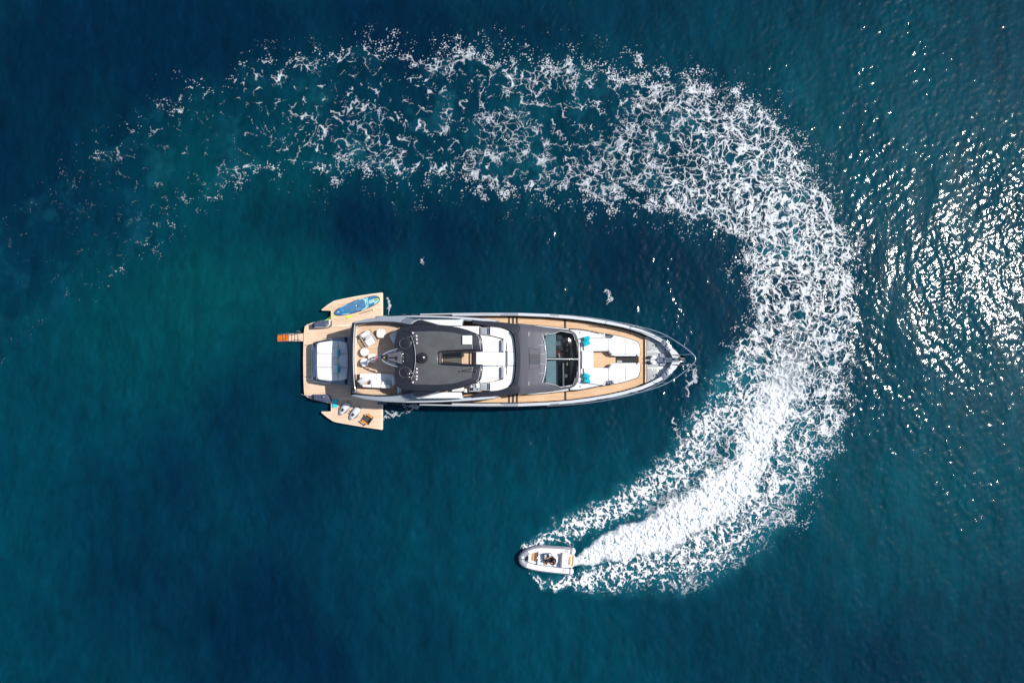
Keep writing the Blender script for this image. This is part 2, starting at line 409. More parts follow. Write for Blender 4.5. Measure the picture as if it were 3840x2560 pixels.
def wake_fields(u, v):
    """u, v: water coordinates, 54 units per metre. -> foam cover, aeration, churn, lightness (each 0..1)"""
    x = u / 54.; y = v / 54.
    wx = fbm(x * .40, y * .40, 1, 2); wy = fbm(x * .40, y * .40, 2, 2)
    w2x = fbm(x * 1.3, y * 1.3, 3, 2); w2y = fbm(x * 1.3, y * 1.3, 4, 2)
    uu = u + 75 * wx + 26 * w2x; vv = v + 75 * wy + 26 * w2y            # ragged edges
    db, sb, side = tube(uu, vv, BAND)
    um = u + 20 * w2x + 22 * wx; vm = v + 20 * w2y + 22 * wy
    dc, sc, _ = tube(um, vm, CORE); du, su, _ = tube(um, vm, UPPER); dl, sl_, _ = tube(um, vm, LOWER)
    ax = x + .75 * wx + .34 * w2x; ay = y + .75 * wy + .34 * w2y        # swirled coordinates
    n1 = fbm(x * 1.1 + .5 * w2x, y * 1.1 + .5 * w2y, 5, 2)
    n2 = fbm(x * 3.3 + .6 * w2y, y * 3.3 + .6 * w2x, 6, 2)
    n3 = perlin(x * 9.5 + .8 * n2, y * 9.5, 7)
    big = fbm(x * .20, y * .20, 11, 2)
    ax = ax + .10 * n2; ay = ay + .10 * perlin(x * 3.1, y * 3.1, 26)
    e1 = worley(ax * .80, ay * .98, 1) / .70; e2 = worley(ax * 1.75, ay * 1.95, 2) / 1.5; e3 = worley(ax * 3.6 + .3 * n1, ay * 3.6, 3) / 3.0
    rid = 1 - np.abs(fbm(x * 2.3 + .9 * w2x, y * 2.3 + .9 * w2y, 8, 2)) * 2.2
    rid2 = np.abs(fbm(x * .95 + .9 * w2x + .5 * wx, y * .95 + .9 * w2y, 9, 3))
    # far lace: thin filaments between knots, broken here and there; near lace: small cells, thick walls
    br = np.maximum(0, .10 - n1) * .42
    far = np.minimum.reduce([e1 + br + .02, e2 + .035 + np.maximum(0, .10 - big - .7 * n1) * .45, rid2 * .55 + .06 + br])
    far = quant(-(far + .040 * n2 + .034 * n3))
    nearp = np.minimum.reduce([e2 * .9, e3 * 1.2 + .075, rid2 * .50 + .05, e1 * .75])
    nearp = quant(-(nearp - .06 * n1 + .045 * n2 + .030 * n3))
    flk = quant(n3 + .40 * n2 + .9 * n1)
    K = [0, .10, .22, .30, .345, .39, .43, .52, .60, .68, .74, .80, .88, 1.]
    share = np.interp(sb, K, [.34, .42, .50, .43, .32, .22, .160, .130, .110, .085, .055, .022, .010, .004]).astype(np.float32)
    inside = 1 - sstep(.80, 1.05, db)
    old = sstep(.30, .42, sb)
    rim = np.exp(-((db - .78) / .16) ** 2)
    sh = np.clip(share * (1 + old * (.75 * rim - .18) + .45 * big * old + .15 * big), 0, .93) * inside
    mixn = sstep(.43, .33, sb + .05 * big)
    pat = far * (1 - mixn) + nearp * mixn
    late = sstep(.66, .78, sb)
    pat = np.maximum(pat * (1 - late) + quant(far + .8 * flk) * late, 0)
    thin = np.clip(.72 + .5 * n2 + .35 * n1, .35, 1)                       # strands are not equally thick
    cover = sstep(-.010, .055, pat - (1 - sh)) * (sh > .004) * np.maximum(thin, mixn * .92) * np.interp(sb, [.66, .80, 1], [1, .62, .4])
    film = sstep(-.26, .02, pat - (1 - sh)) * sstep(.02, .3, share) * (.10 + .06 * mixn) * np.clip(.9 + 1.6 * big + .8 * n1, 0, 1.6)
    cover = np.maximum(cover, film * (sh > .01))
    fs = np.clip(.030 * sstep(.0, .2, share) + .06 * (share - .2) * old, 0, .12) * sstep(1.12, .85, db) * np.interp(sb, [.6, .8, 1], [1, .55, .3])
    cover = np.maximum(cover, sstep(-.004, .02, flk - (1 - fs)) * .9 * (fs > .002))
    # sun glitter on ripples, painted as foam dots beyond both rims, thinning outward
    glint_dots = quant(perlin(x * 9.5, y * 9.5, 21) + .5 * n2 + .9 * n1)
    ds = .24 * np.exp(-(np.maximum(0, db - .92) / .15)) * (db > .8) * np.interp(sb, [0, .1, .3, .45, .6, .75, .9], [.3, .8, 1, .75, .36, .14, .03])
    cover = np.maximum(cover, sstep(-.005, .02, glint_dots - (1 - ds)) * .95 * (ds > .004))
    # the boat's own broken water: the white jet, the two side waves
    jet = 1 - dc; fade = sstep(1.0, .70, sc)
    jtex = quant(.55 * rid + .5 * n2 + .35 * n3 + .5 * n1)
    j = sstep(.22, .62, sc)
    c_jet = sstep(-.40, .22, 1.6 * jet - .55 * j + (.35 + .9 * j) * (jtex - .42)) * fade
    utex = quant(.60 * rid + .55 * n2 + .45 * n3 + .25 * n1 - 1.3 * e2 - .8 * e3)
    us = .68 * sstep(1.15, .25, du) * np.interp(su, [0, .5, .8, 1], [1, .9, .75, 0])
    c_up = sstep(-.22, .34, utex - (1 - us)) * (us > .01)
    ls = .64 * sstep(1.18, .2, dl) * np.interp(sl_, [0, .4, .75, 1], [1, .85, .7, 0])
    c_lo = sstep(-.20, .32, utex - (1 - ls)) * (ls > .01)
    cover = cover * (1 - .6 * sstep(.10, .02, sb))
    cover = np.maximum.reduce([cover, c_jet, c_up, c_lo])
    ds2 = np.minimum.reduce([tube(u + 12 * w2x, v + 12 * w2y, P)[0] for P in SPLASH])
    ss = .42 * sstep(1.3, .2, ds2)
    cover = np.maximum(cover, sstep(-.01, .05, nearp - (1 - ss)) * (ss > .01) * .85)
    # milky, bubble-filled water below and around the foam
    soft = sstep(1.1, .45, db) * np.interp(sb, [0, .2, .4, .6, .75, .85, 1], [.50, .50, .36, .34, .28, .20, .10])
    aer = soft * np.clip(-.12 + 1.5 * fbm(x * .33 + .3 * w2x, y * .33 + .3 * w2y, 14, 3) + .42 * rim + .35 * sstep(.42, .25, sb), 0, 1.2)
    aer = np.maximum.reduce([aer, .85 * sstep(1.6, .4, dc) * fade, .50 * sstep(1.6, .4, du), .50 * sstep(1.6, .4, dl)])
    churn = np.maximum.reduce([sstep(1.3, .2, dc) * fade, .8 * sstep(1.2, .3, du), .8 * sstep(1.2, .3, dl), .62 * inside * sstep(.46, .22, sb)])
    return np.clip(cover, 0, 1), np.clip(aer, 0, 1), churn, utex
# ------------------------------------------------------------------ the sea
def sea_field(n=(800, 560), d=.1, seed=3):
    """height field of short wind waves (crests run roughly along y) by an inverse FFT"""
    nx, ny = n; rs = np.random.RandomState(seed)
    kx = np.fft.fftfreq(nx, d) * 2 * np.pi; ky = np.fft.fftfreq(ny, d) * 2 * np.pi
    KX, KY = np.meshgrid(kx, ky, indexing='ij'); K = np.hypot(KX, KY); K[0, 0] = 1
    def field(kp, spread, rms, hi, th):
        ang = np.arctan2(KY, KX) - th
        dirn = np.abs(np.cos(ang)) ** spread
        S = np.exp(-1.1 * (kp / K) ** 2) / K ** 3.1 * dirn * np.exp(-(K / hi) ** 2)
        S[0, 0] = 0
        Z = np.fft.ifft2((rs.randn(nx, ny) + 1j * rs.randn(nx, ny)) * np.sqrt(S)).real
        sl = np.sqrt((np.gradient(Z, d, axis=0) ** 2 + np.gradient(Z, d, axis=1) ** 2).mean())
        return Z * rms / sl
    gx, gy = np.meshgrid(np.arange(nx) * d, np.arange(ny) * d, indexing='ij')
    gust = np.clip(.85 + 1.3 * fbm(gx * .30 + .05 * gy, gy * .085, 51, 3), .35, 1.7)      # livelier and calmer lanes
    return field(2 * np.pi / 6.0, 5, .026, 5., math.radians(10)) + gust * field(2 * np.pi / .80, .8, .084, 18., math.radians(-12))
SEA_N, SEA_D = (800, 560), .1
SEA_Z = sea_field(SEA_N, SEA_D).astype(np.float32)
_sx = (np.arange(SEA_N[0]) - SEA_N[0] / 2) * SEA_D
_sy = (np.arange(SEA_N[1]) - SEA_N[1] / 2) * SEA_D
_ex = np.clip((40 - np.abs(_sx)) / 2.5, 0, 1); _ey = np.clip((28 - np.abs(_sy)) / 2.5, 0, 1)
SEA_Z *= (_ex[:, None] * _ey[None, :]).astype(np.float32)
def sea_z(x, y):
    i = np.clip((x + 40) / SEA_D, 0, SEA_N[0] - 1.001); j = np.clip((y + 28) / SEA_D, 0, SEA_N[1] - 1.001)
    a = i.astype(int); b = j.astype(int); u = i - a; v = j - b
    return (SEA_Z[a, b] * (1 - u) * (1 - v) + SEA_Z[a + 1, b] * u * (1 - v) + SEA_Z[a, b + 1] * (1 - u) * v + SEA_Z[a + 1, b + 1] * u * v)
def grid_mesh(name, X, Y, Z, keep=None, attrs=None):
    nx, ny = X.shape
    idx = np.arange(nx * ny).reshape(nx, ny)
    q = np.stack([idx[:-1, :-1], idx[1:, :-1], idx[1:, 1:], idx[:-1, 1:]], -1).reshape(-1, 4)
    co = np.stack([X, Y, Z], -1).reshape(-1, 3).astype(np.float32)
    if keep is not None:
        kk = keep.reshape(-1)
        q = q[kk[q].any(1)]
        used = np.zeros(nx * ny, bool); used[q.ravel()] = True
        remap = np.cumsum(used) - 1
        q = remap[q]; co = co[used]
    me = bpy.data.meshes.new(name)
    me.vertices.add(len(co)); me.vertices.foreach_set('co', co.ravel())
    me.loops.add(q.size); me.loops.foreach_set('vertex_index', q.ravel().astype(np.int32))
    me.polygons.add(len(q)); me.polygons.foreach_set('loop_start', np.arange(0, q.size, 4, dtype=np.int32))
    me.polygons.foreach_set('use_smooth', np.ones(len(q), bool))
    for k, a in (attrs or {}).items():
        a = a.reshape(-1)
        if keep is not None: a = a[used]
        at_ = me.attributes.new(k, 'FLOAT', 'POINT'); at_.data.foreach_set('value', a.astype(np.float32))
    me.update(calc_edges=True)
    return me

# how deep and how green the water is: pale sand shows through in some places, dark weed in others, with swell shading added
_X, _Y = np.meshgrid(_sx, _sy, indexing='ij')
_U, _V = 1920 + _X * 54, 1280 - _Y * 54
def blob(cx, cy, rx_, ry_): return np.exp(-(((_U - cx) / rx_) ** 2 + ((_V - cy) / ry_) ** 2))
_g = fbm(_X * .045, _Y * .045, 31, 4); _g2 = fbm(_X * .16 + .6 * _g, _Y * .10, 32, 3)
_st = fbm((_X * .8 + _Y * .45) * .42, (_Y * .8 - _X * .45) * .085 + .5 * _g, 36, 3)  # diagonal swell streaks, wave shading put into the colour
SHOAL_SWELL = (.31 + .34 * _g + .20 * _g2 + .16 * _st
         + .58 * blob(3500, 500, 800, 560) + .45 * blob(3500, 1900, 800, 420) + .30 * blob(3700, 1250, 500, 500) + .42 * blob(900, 1110, 420, 190) + .30 * blob(2050, 2000, 700, 330)
         + .25 * blob(620, 690, 500, 260) + .30 * blob(60, 2200, 330, 500) + .25 * blob(2200, 2500, 600, 200) + .22 * blob(400, 1250, 700, 300)
         - .40 * blob(1300, 850, 520, 150) - .35 * blob(700, 60, 900, 200) - .30 * blob(100, 500, 300, 500) - .22 * blob(1500, 1800, 700, 200)
         + .22 * blob(2100, 1780, 500, 200) - .20 * blob(3250, 2400, 420, 190) - .25 * blob(2450, 950, 420, 200) - .30 * blob(1000, 2300, 500, 260) - .2 * blob(1900, 60, 500, 130))
SHOAL_SWELL = np.clip(SHOAL_SWELL, 0, 1)
SAND = np.clip(.5 * blob(980, 1110, 420, 180) + .30 * blob(800, 640, 420, 260) + .35 * blob(500, 1250, 500, 300) + .45 * _g2 * blob(700, 900, 900, 600), 0, 1)

# where the wake is, on the sea's own grid
_near, _, _ = tube(_U[::4, ::4], _V[::4, ::4], BAND)
_near2 = np.minimum.reduce([_near, tube(_U[::4, ::4], _V[::4, ::4], LOWER)[0] / 1.3, tube(_U[::4, ::4], _V[::4, ::4], UPPER)[0] / 1.3])
_m = np.repeat(np.repeat(_near2 < 1.6, 4, 0), 4, 1)[:SEA_N[0], :SEA_N[1]]
AER = np.zeros(SEA_N, np.float32); CHURN = np.zeros(SEA_N, np.float32)
_c, _a, _h, _l = wake_fields(_U[_m].astype(np.float32), _V[_m].astype(np.float32))
AER[_m] = _a; CHURN[_m] = _h
# broken water stands up in small lumps
_lump = fbm(_X * 1.5, _Y * 1.5, 41, 3) * .5 + fbm(_X * 3.1, _Y * 3.1, 44, 2) * .28
SEA_Z += (CHURN * (.04 + .16 * _lump)).astype(np.float32)

def attr(n, name):
    a = n.new('ShaderNodeAttribute'); a.attribute_name = name; a.attribute_type = 'GEOMETRY'; return a.outputs['Fac']
def mixc(n, l, fac, a, b):
    m = n.new('ShaderNodeMix'); m.data_type = 'RGBA'
    for s, v in ((0, fac), (6, a), (7, b)):
        if isinstance(v, tuple): m.inputs[s].default_value = (*v, 1)
        elif isinstance(v, float): m.inputs[s].default_value = v
        else: l.new(v, m.inputs[s])
    return m.outputs[2]
def water_material():
    m = bpy.data.materials.new('sea_water'); n, l, b = nodes(m)
    tc = n.new('ShaderNodeTexCoord')
    c = mixc(n, l, attr(n, 'shoal_swell'), (.0002, .0125, .0315), (.0003, .0480, .0680))
    c = mixc(n, l, attr(n, 'sand'), c, (.0004, .0440, .0480))
    am = n.new('ShaderNodeMath'); am.operation = 'MULTIPLY'; am.inputs[1].default_value = .75; l.new(attr(n, 'aeration'), am.inputs[0])
    c = mixc(n, l, am.outputs[0], c, (.016, .170, .215))
    # faint streaks of sky reflected by wave slopes, painted into the water colour
    mp = n.new('ShaderNodeMapping'); mp.inputs['Scale'].default_value = (.55, .13, 1); mp.inputs['Rotation'].default_value = (0, 0, .15); l.new(tc.outputs['Object'], mp.inputs[0])
    ns = n.new('ShaderNodeTexNoise'); ns.inputs['Scale'].default_value = 1.6; ns.inputs['Detail'].default_value = 6; l.new(mp.outputs[0], ns.inputs['Vector'])
    rp = n.new('ShaderNodeMapRange'); rp.inputs['From Min'].default_value = .3; rp.inputs['From Max'].default_value = .7; rp.inputs['To Min'].default_value = .86; rp.inputs['To Max'].default_value = 1.14
    l.new(ns.outputs['Fac'], rp.inputs[0])
    vm = n.new('ShaderNodeVectorMath'); vm.operation = 'SCALE'; l.new(c, vm.inputs[0])
    m3 = n.new('ShaderNodeMapping'); m3.inputs['Scale'].default_value = (1.0, .5, 1); m3.inputs['Rotation'].default_value = (0, 0, .2); l.new(tc.outputs['Object'], m3.inputs[0])
    nf = n.new('ShaderNodeTexNoise'); nf.inputs['Scale'].default_value = 1.7; nf.inputs['Detail'].default_value = 5; nf.inputs['Distortion'].default_value = .6; l.new(m3.outputs[0], nf.inputs['Vector'])  # finer ripple light and dark, refraction painted into the colour
    rf = n.new('ShaderNodeMapRange'); rf.inputs['From Min'].default_value = .3; rf.inputs['From Max'].default_value = .7; rf.inputs['To Min'].default_value = .84; rf.inputs['To Max'].default_value = 1.16; l.new(nf.outputs['Fac'], rf.inputs[0])
    mm = n.new('ShaderNodeMath'); mm.operation = 'MULTIPLY'; l.new(rp.outputs[0], mm.inputs[0]); l.new(rf.outputs[0], mm.inputs[1]); l.new(mm.outputs[0], vm.inputs['Scale'])
    l.new(vm.outputs[0], b.inputs['Base Color'])
    b.inputs['Roughness'].default_value = .066; b.inputs['IOR'].default_value = 1.33; b.inputs['Specular IOR Level'].default_value = .19
    b.inputs['Coat Weight'].default_value = .04; b.inputs['Coat Roughness'].default_value = .27; b.inputs['Coat IOR'].default_value = 1.33
    # ripples too small for the mesh, stretched along the crests
    m2 = n.new('ShaderNodeMapping'); m2.inputs['Scale'].default_value = (1.0, .62, 1); m2.inputs['Rotation'].default_value = (0, 0, .2); l.new(tc.outputs['Object'], m2.inputs[0])
    r1 = n.new('ShaderNodeTexNoise'); r1.inputs['Scale'].default_value = 4.2; r1.inputs['Detail'].default_value = 3; r1.inputs['Roughness'].default_value = .55; r1.inputs['Distortion'].default_value = .4
    l.new(m2.outputs[0], r1.inputs['Vector'])
    bp = n.new('ShaderNodeBump'); bp.inputs['Strength'].default_value = .30; bp.inputs['Distance'].default_value = .055
    l.new(r1.outputs['Fac'], bp.inputs['Height']); l.new(bp.outputs[0], b.inputs['Normal']); l.new(bp.outputs[0], b.inputs['Coat Normal'])
    return m
M_WATER = water_material()
sea = link('sea_water', grid_mesh('sea_water', _X, _Y, SEA_Z, None, {'shoal_swell': SHOAL_SWELL, 'sand': SAND, 'aeration': AER}), M_WATER)
tag(sea, 'deep blue green sea with small wind waves around the boats', None, None, 'structure')
# the open sea beyond, to the horizon: a frame of quads round the waved sheet
def far_sea():
    bm = bmesh.new(); lay = bm.verts.layers.float.new('shoal_swell')
    x1, y1 = _sx[-1], _sy[-1]; x0, y0 = _sx[0], _sy[0]; R = 4000
    inner = [(x0, y0), (x1, y0), (x1, y1), (x0, y1)]; outer = [(-R, -R), (R, -R), (R, R), (-R, R)]
    a = [bm.verts.new((*p, 0)) for p in inner]; b = [bm.verts.new((*p, 0)) for p in outer]
    for v in a + b: v[lay] = .35
    for i in range(4): bm.faces.new((a[i], b[i], b[(i + 1) % 4], a[(i + 1) % 4]))
    o = finish(bm, 'open_sea_water', M_WATER, None)
    if o.data.polygons[0].normal.z < 0: o.data.flip_normals()
    return tag(o, 'open blue sea reaching out to the horizon', None, None, 'structure')
far_sea()

# ------------------------------------------------------------------ foam of the turning tender's wake
def wake_foam():
    d = .038
    gx = np.arange(-39, 26.5, d); gy = np.arange(-18.2, 23.2, d)
    X, Y = np.meshgrid(gx, gy, indexing='ij'); U = (1920 + X * 54).astype(np.float32); V = (1280 - Y * 54).astype(np.float32)
    s = 8
    cu, cv = U[::s, ::s], V[::s, ::s]
    near = np.minimum.reduce([tube(cu, cv, BAND)[0], tube(cu, cv, LOWER)[0] / 1.25, tube(cu, cv, UPPER)[0] / 1.25, tube(cu, cv, CORE)[0] / 1.6] + [tube(cu, cv, P)[0] / 1.3 for P in SPLASH])
    m = np.repeat(np.repeat(near < 1.55, s, 0), s, 1)[:X.shape[0], :X.shape[1]]
    C = np.zeros(X.shape, np.float32); CH = C.copy(); L = C.copy()
    c, a, ch, l = wake_fields(U[m], V[m])
    C[m] = c; CH[m] = ch; L[m] = l
    Z = sea_z(X.ravel(), Y.ravel()).reshape(X.shape) + .022 + CH * (.05 + .20 * (L - .5)) + .02 * C
    me = grid_mesh('wake_foam', X, Y, Z, C > .04, {'cover': C, 'churn': CH, 'light': L})
    mt = bpy.data.materials.new('foam'); n, k, b = nodes(mt)
    b.inputs['Roughness'].default_value = .55; b.inputs['Specular IOR Level'].default_value = .35
    lt = n.new('ShaderNodeMapRange'); lt.inputs['To Min'].default_value = .74; lt.inputs['To Max'].default_value = 1.14; k.new(attr(n, 'light'), lt.inputs[0])  # brightness follows the lumps, foam shading put into its colour
    col = mixc(n, k, attr(n, 'churn'), (.46, .49, .52), (.74, .77, .79))
    sc_ = n.new('ShaderNodeVectorMath'); sc_.operation = 'SCALE'; k.new(col, sc_.inputs[0]); k.new(lt.outputs[0], sc_.inputs['Scale']); k.new(sc_.outputs[0], b.inputs['Base Color'])
    tr = n.new('ShaderNodeBsdfTransparent'); mx = n.new('ShaderNodeMixShader')
    k.new(attr(n, 'cover'), mx.inputs[0]); k.new(tr.outputs[0], mx.inputs[1]); k.new(b.outputs[0], mx.inputs[2])
    k.new(mx.outputs[0], n['Material Output'].inputs['Surface'])
    o = link('wake_foam', me, mt)
    return tag(o, 'white lacy foam of the wake curving behind the small tender', 'foam', None, 'stuff')
foam = wake_foam()
# ------------------------------------------------------------------ the motor yacht (stern at -x, bow at +x)
yacht = empty('motor_yacht', (at(1850, 1350, 0).x, YC, 0), 'long grey motor yacht with teak decks, black hardtop and open side terraces', 'yacht')
Z_ANC = 2.46
Z_PLAT, Z_DECK, Z_CAP, Z_FLY, Z_COAM, Z_TOP = .50, 2.30, 3.00, 3.40, 4.05, 5.60
def half_x(px, half_px, z):
    """px along the boat and half width (in photograph pixels) at height z -> x, half width in metres"""
    k = (H - z) / F
    return at(px, 1350, z).x, half_px * k
# ---- hull: lofted sections
HULL_ST = [(1330, 133), (1400, 150), (1460, 162), (1517, 168), (1600, 172), (1700, 174), (1820, 175.5), (1953, 175.5), (2050, 172), (2140, 166.5), (2200, 160.5),
           (2267, 151), (2330, 139), (2395, 122), (2435, 106), (2472, 87), (2500, 67), (2523, 46), (2542, 26), (2553, 13), (2561, 3)]
HX = [half_x(p, w, 1.9) for p, w in HULL_ST]
def hull_w(x):
    return float(np.interp(x, [a for a, b in HX], [b for a, b in HX]))
def cap_inset(x):      # how far the bulwark leans in above the widest line
    return float(np.interp(x, [HX[0][0], HX[8][0], HX[13][0], HX[17][0], HX[20][0]], [.05, .10, .22, .26, .0]))
def cap_w(x):
    return float(np.interp(x, [HX[0][0], HX[8][0], HX[12][0], HX[16][0]], [.16, .17, .19, .24]))
def hull_mesh():
    bm = bmesh.new(); rings = []
    for i, (x, w) in enumerate(HX):
        t = cap_inset(x); k = .5 if i > 14 else 1
        prof = [(max(w * .12, .0), -.9), (w * .70, -.5), (w * .90, .25), (w * .985, 1.2), (w, 1.9), (max(w - t * .35, .01), 2.45), (max(w - t, .008), Z_CAP - .02)]
        ring = [bm.verts.new((x, YC + s[0], s[1])) for s in prof[::-1]] + [bm.verts.new((x, YC - s[0], s[1])) for s in prof]
        rings.append(ring)
    for a, b in zip(rings[:-1], rings[1:]):
        for k in range(len(a) - 1): bm.faces.new((a[k], a[k + 1], b[k + 1], b[k]))
    bm.faces.new(rings[0][::-1]); bm.faces.new(rings[-1])
    return finish(bm, 'hull', M_HULL, yacht, True, 30)
hull = hull_mesh()
# caprail and the dark inner bulwark
CAPX = [x for x, w in HX if x > at(1640, 1350, 3).x and x < HX[18][0]] 
CAPX = sorted(set(CAPX + list(np.linspace(CAPX[0], CAPX[-1], 40))))
for s in (1, -1):
    A = [Vector((x, YC + s * (hull_w(x) - cap_inset(x) + .015), Z_CAP)) for x in CAPX]
    B = [Vector((x, YC + s * (hull_w(x) - cap_inset(x) - cap_w(x)), Z_CAP + .015)) for x in CAPX]
    strip('caprail', A, B, .05, M_PALE, yacht)
    Bi = [Vector((p.x, p.y + s * .035, Z_CAP - .04)) for p in B]
    Bo = [Vector((p.x, p.y - s * (.05 if p.x < at(2424, 1350, 2.3).x else .0), (Z_DECK if p.x < at(2424, 1350, 2.3).x else Z_ANC) - .02)) for p in B]
    strip('inner_bulwark', Bi, Bo, .03, mat('matt_black', (.012, .012, .016), .7, spec=.2), yacht)
# gates: grey segments of the caprail, fairleads let into it
for s in (1, -1):
    for (a, b) in ((305, 560), (1030, 1160)):
        xs = np.linspace(at(*ZC(a, 100), Z_CAP).x, at(*ZC(b, 100), Z_CAP).x, 8); wd = 1. if a < 900 else .45
        A = [Vector((x, YC + s * (hull_w(x) - cap_inset(x) + .02), Z_CAP + .025)) for x in xs]
        B = [Vector((x, YC + s * (hull_w(x) - cap_inset(x) - cap_w(x) * wd), Z_CAP + .03)) for x in xs]
        strip('boarding_gate' if a < 900 else 'fairlead', A, B, .05, M_SILVER, yacht)
# ---- main deck in planks, with dark drain gratings across it
def deck_edge(x, extra=0.):
    return hull_w(x) - cap_inset(x) - cap_w(x) - .06 - extra
DX = list(np.linspace(at(1640, 1350, Z_DECK).x, at(2424, 1350, Z_DECK).x, 28))
P = [Vector((x, YC + deck_edge(x), Z_DECK)) for x in DX] + [Vector((x, YC - deck_edge(x), Z_DECK)) for x in DX[::-1]]
deck = prism('main_deck', [Vector((p.x, p.y, Z_DECK - .012)) for p in P], Z_DECK - .3, M_CAULK, yacht)
planks('deck_planking', P, 0., M_TEAKG, deck)
for (a, b) in ((415, 440), (473, 499), (530, 556), (1236, 1265)):
    x0, x1 = at(*ZC(a, 200), Z_DECK).x, at(*ZC(b, 200), Z_DECK).x
    for s in (1, -1):
        xm = (x0 + x1) / 2; w = deck_edge(xm) ; yi = YC + s * (w - 1.05 if a < 900 else w - .85)
        yo = YC + s * (w + .02)
        box('deck_grating', (xm, (yi + yo) / 2, Z_DECK + .012), (x1 - x0, abs(yo - yi), .024), M_DARK, deck, bevel=.004)
# ---- swim platform
plat_out = pts(ZA, [(327, 520), (330, 470), (337, 440), (352, 424), (410, 404), (500, 384), (598, 366), (900, 366), (900, 1225), (598, 1225), (490, 1200), (400, 1178), (350, 1158), (336, 1140), (329, 1090), (324, 950), (322, 790), (324, 640)], Z_PLAT - .02)
platform = prism('swim_platform', plat_out, .12, M_TEAKM, yacht, bevel=.02)
def seamed(L, z): return pts(ZA, L, z)
planks('deck_planking', seamed([(335, 520), (340, 470), (347, 446), (360, 432), (412, 414), (600, 425), (900, 425), (900, 632), (333, 632)], Z_PLAT - .008), .004, M_TEAK, platform)
planks('deck_planking', seamed([(333, 637), (900, 637), (900, 949), (332, 949), (330, 790)], Z_PLAT - .008), .004, M_TEAK, platform)
planks('deck_planking', seamed([(332, 954), (900, 954), (900, 1165), (600, 1165), (405, 1165), (358, 1150), (344, 1136), (337, 1090)], Z_PLAT - .008), .004, M_TEAK, platform)
box('platform_seam', (at(*ZA(367, 634), .5).x, at(*ZA(367, 634), .5).y, Z_PLAT - .01), (.54, .035, .012), M_DARK, platform, bevel=0)
box('platform_seam', (at(*ZA(367, 951), .5).x, at(*ZA(367, 951), .5).y, Z_PLAT - .01), (.54, .035, .012), M_DARK, platform, bevel=0)
tube_obj('lit_edge', pts(ZA, [(336, 438), (329, 472), (325, 520), (321, 640), (319, 790), (321, 950), (326, 1090), (333, 1142)], Z_PLAT - .03), .022, mat('lit_edge_yellow', (.70, .52, .28), .45, metal=.3), platform)  # yellow fringe of the lit stern edge, put in as a coloured tube
# ---- fold-down side terraces
def terrace(L, Lin, name='side_terrace'):
    t = prism(name, pts(ZA, L, Z_PLAT + .03), Z_PLAT - .22, M_TEAKM, yacht, bevel=.015)
    planks('deck_planking', pts(ZA, Lin, Z_PLAT + .042), .0, M_TEAK, t)
    return t
tp = terrace([(500, 280), (503, 270), (560, 225), (622, 186), (650, 177), (720, 162), (870, 133), (1000, 113), (1110, 99), (1118, 100), (1121, 110), (1122, 445), (604, 445), (598, 436), (597, 286), (590, 283)],
             [(516, 273), (563, 236), (626, 195), (652, 186), (720, 171), (870, 142), (1000, 122), (1108, 108), (1108, 419), (608, 419), (606, 277)])
ts = terrace([(500, 1304), (590, 1304), (597, 1300), (598, 1168), (604, 1160), (1122, 1160), (1121, 1482), (1116, 1490), (1106, 1489), (900, 1458), (760, 1434), (650, 1414), (618, 1404), (560, 1366), (502, 1318)],
             [(516, 1312), (606, 1312), (608, 1172), (1108, 1172), (1108, 1478), (900, 1448), (760, 1424), (652, 1404), (622, 1394), (565, 1357)])
strip('terrace_coaming', pts(ZG, [(1150, 330), (1400, 385), (1640, 432), (1862, 452)], 1.0), pts(ZG, [(1150, 345), (1400, 400), (1640, 446), (1855, 470)], 1.0), .5, M_CREAM, yacht)
box('terrace_hinge', at(*ZG(1785, 488), .75), (.62, .16, .2), M_SLATE, yacht, bevel=.02)
box('terrace_hinge', at(*ZF(2215, 575), .75), (.70, .12, .2), M_SILVER, yacht, bevel=.02)
# ---- mooring stations at the quarters
def mooring(L, lip, name='mooring_station'):
    o = prism(name, round_poly(pts(ZA, L, .98), .06), .3, M_SLATE, yacht, bevel=.02)
    return o
mp = mooring([(409, 408), (450, 396), (530, 379), (585, 377), (594, 384), (594, 428), (568, 452), (420, 461), (409, 455)], None)
ms = mooring([(409, 1132), (555, 1131), (584, 1162), (590, 1172), (588, 1205), (540, 1203), (470, 1193), (409, 1178)], None)
for par, Zf, items in ((mp, ZP, [(720, 450, .16, .05, 10), (720, 680, .05, .20, 0), (740, 880, .12, .06, 30), (1040, 470, .15, .04, -15), (970, 812, .14, .04, -3), (1420, 480, .10, .10, 40), (1500, 720, .10, .08, 0), (1340, 820, .16, .05, -15)]),
                        (ms, lambda u, v: ZG(u, v), [(462, 330, .14, .05, 0), (462, 372, .05, .10, 0), (462, 412, .12, .05, 0), (512, 340, .12, .04, -5), (525, 408, .13, .04, 0), (610, 365, .10, .10, 40), (650, 356, .13, .04, 10), (612, 412, .12, .05, 45)])):
    for (u, v, sx, sy, a) in items:
        p = at(*Zf(u, v), 1.0)
        bm = bmesh.new(); add_box(bm, (p.x, p.y, 1.0), (sx, sy, .05), math.radians(a), None, .012); add_box(bm, (p.x, p.y, 1.05), (sx * 1.25, sy * .5, .03), math.radians(a), None, .01)
        finish(bm, 'cleat', M_CHROME, par)
p = at(*ZP(1640, 780), 1.0); lathe('capstan', [(.0, .0), (.10, .0), (.10, .05), (.06, .09), (.07, .15), (.0, .16)], (p.x, p.y, .98), M_CHROME, mp)
p = at(*ZG(600, 362), 1.0); lathe('capstan', [(.0, .0), (.08, .0), (.08, .05), (.05, .09), (.06, .14), (.0, .15)], (p.x, p.y, .98), M_CHROME, ms)
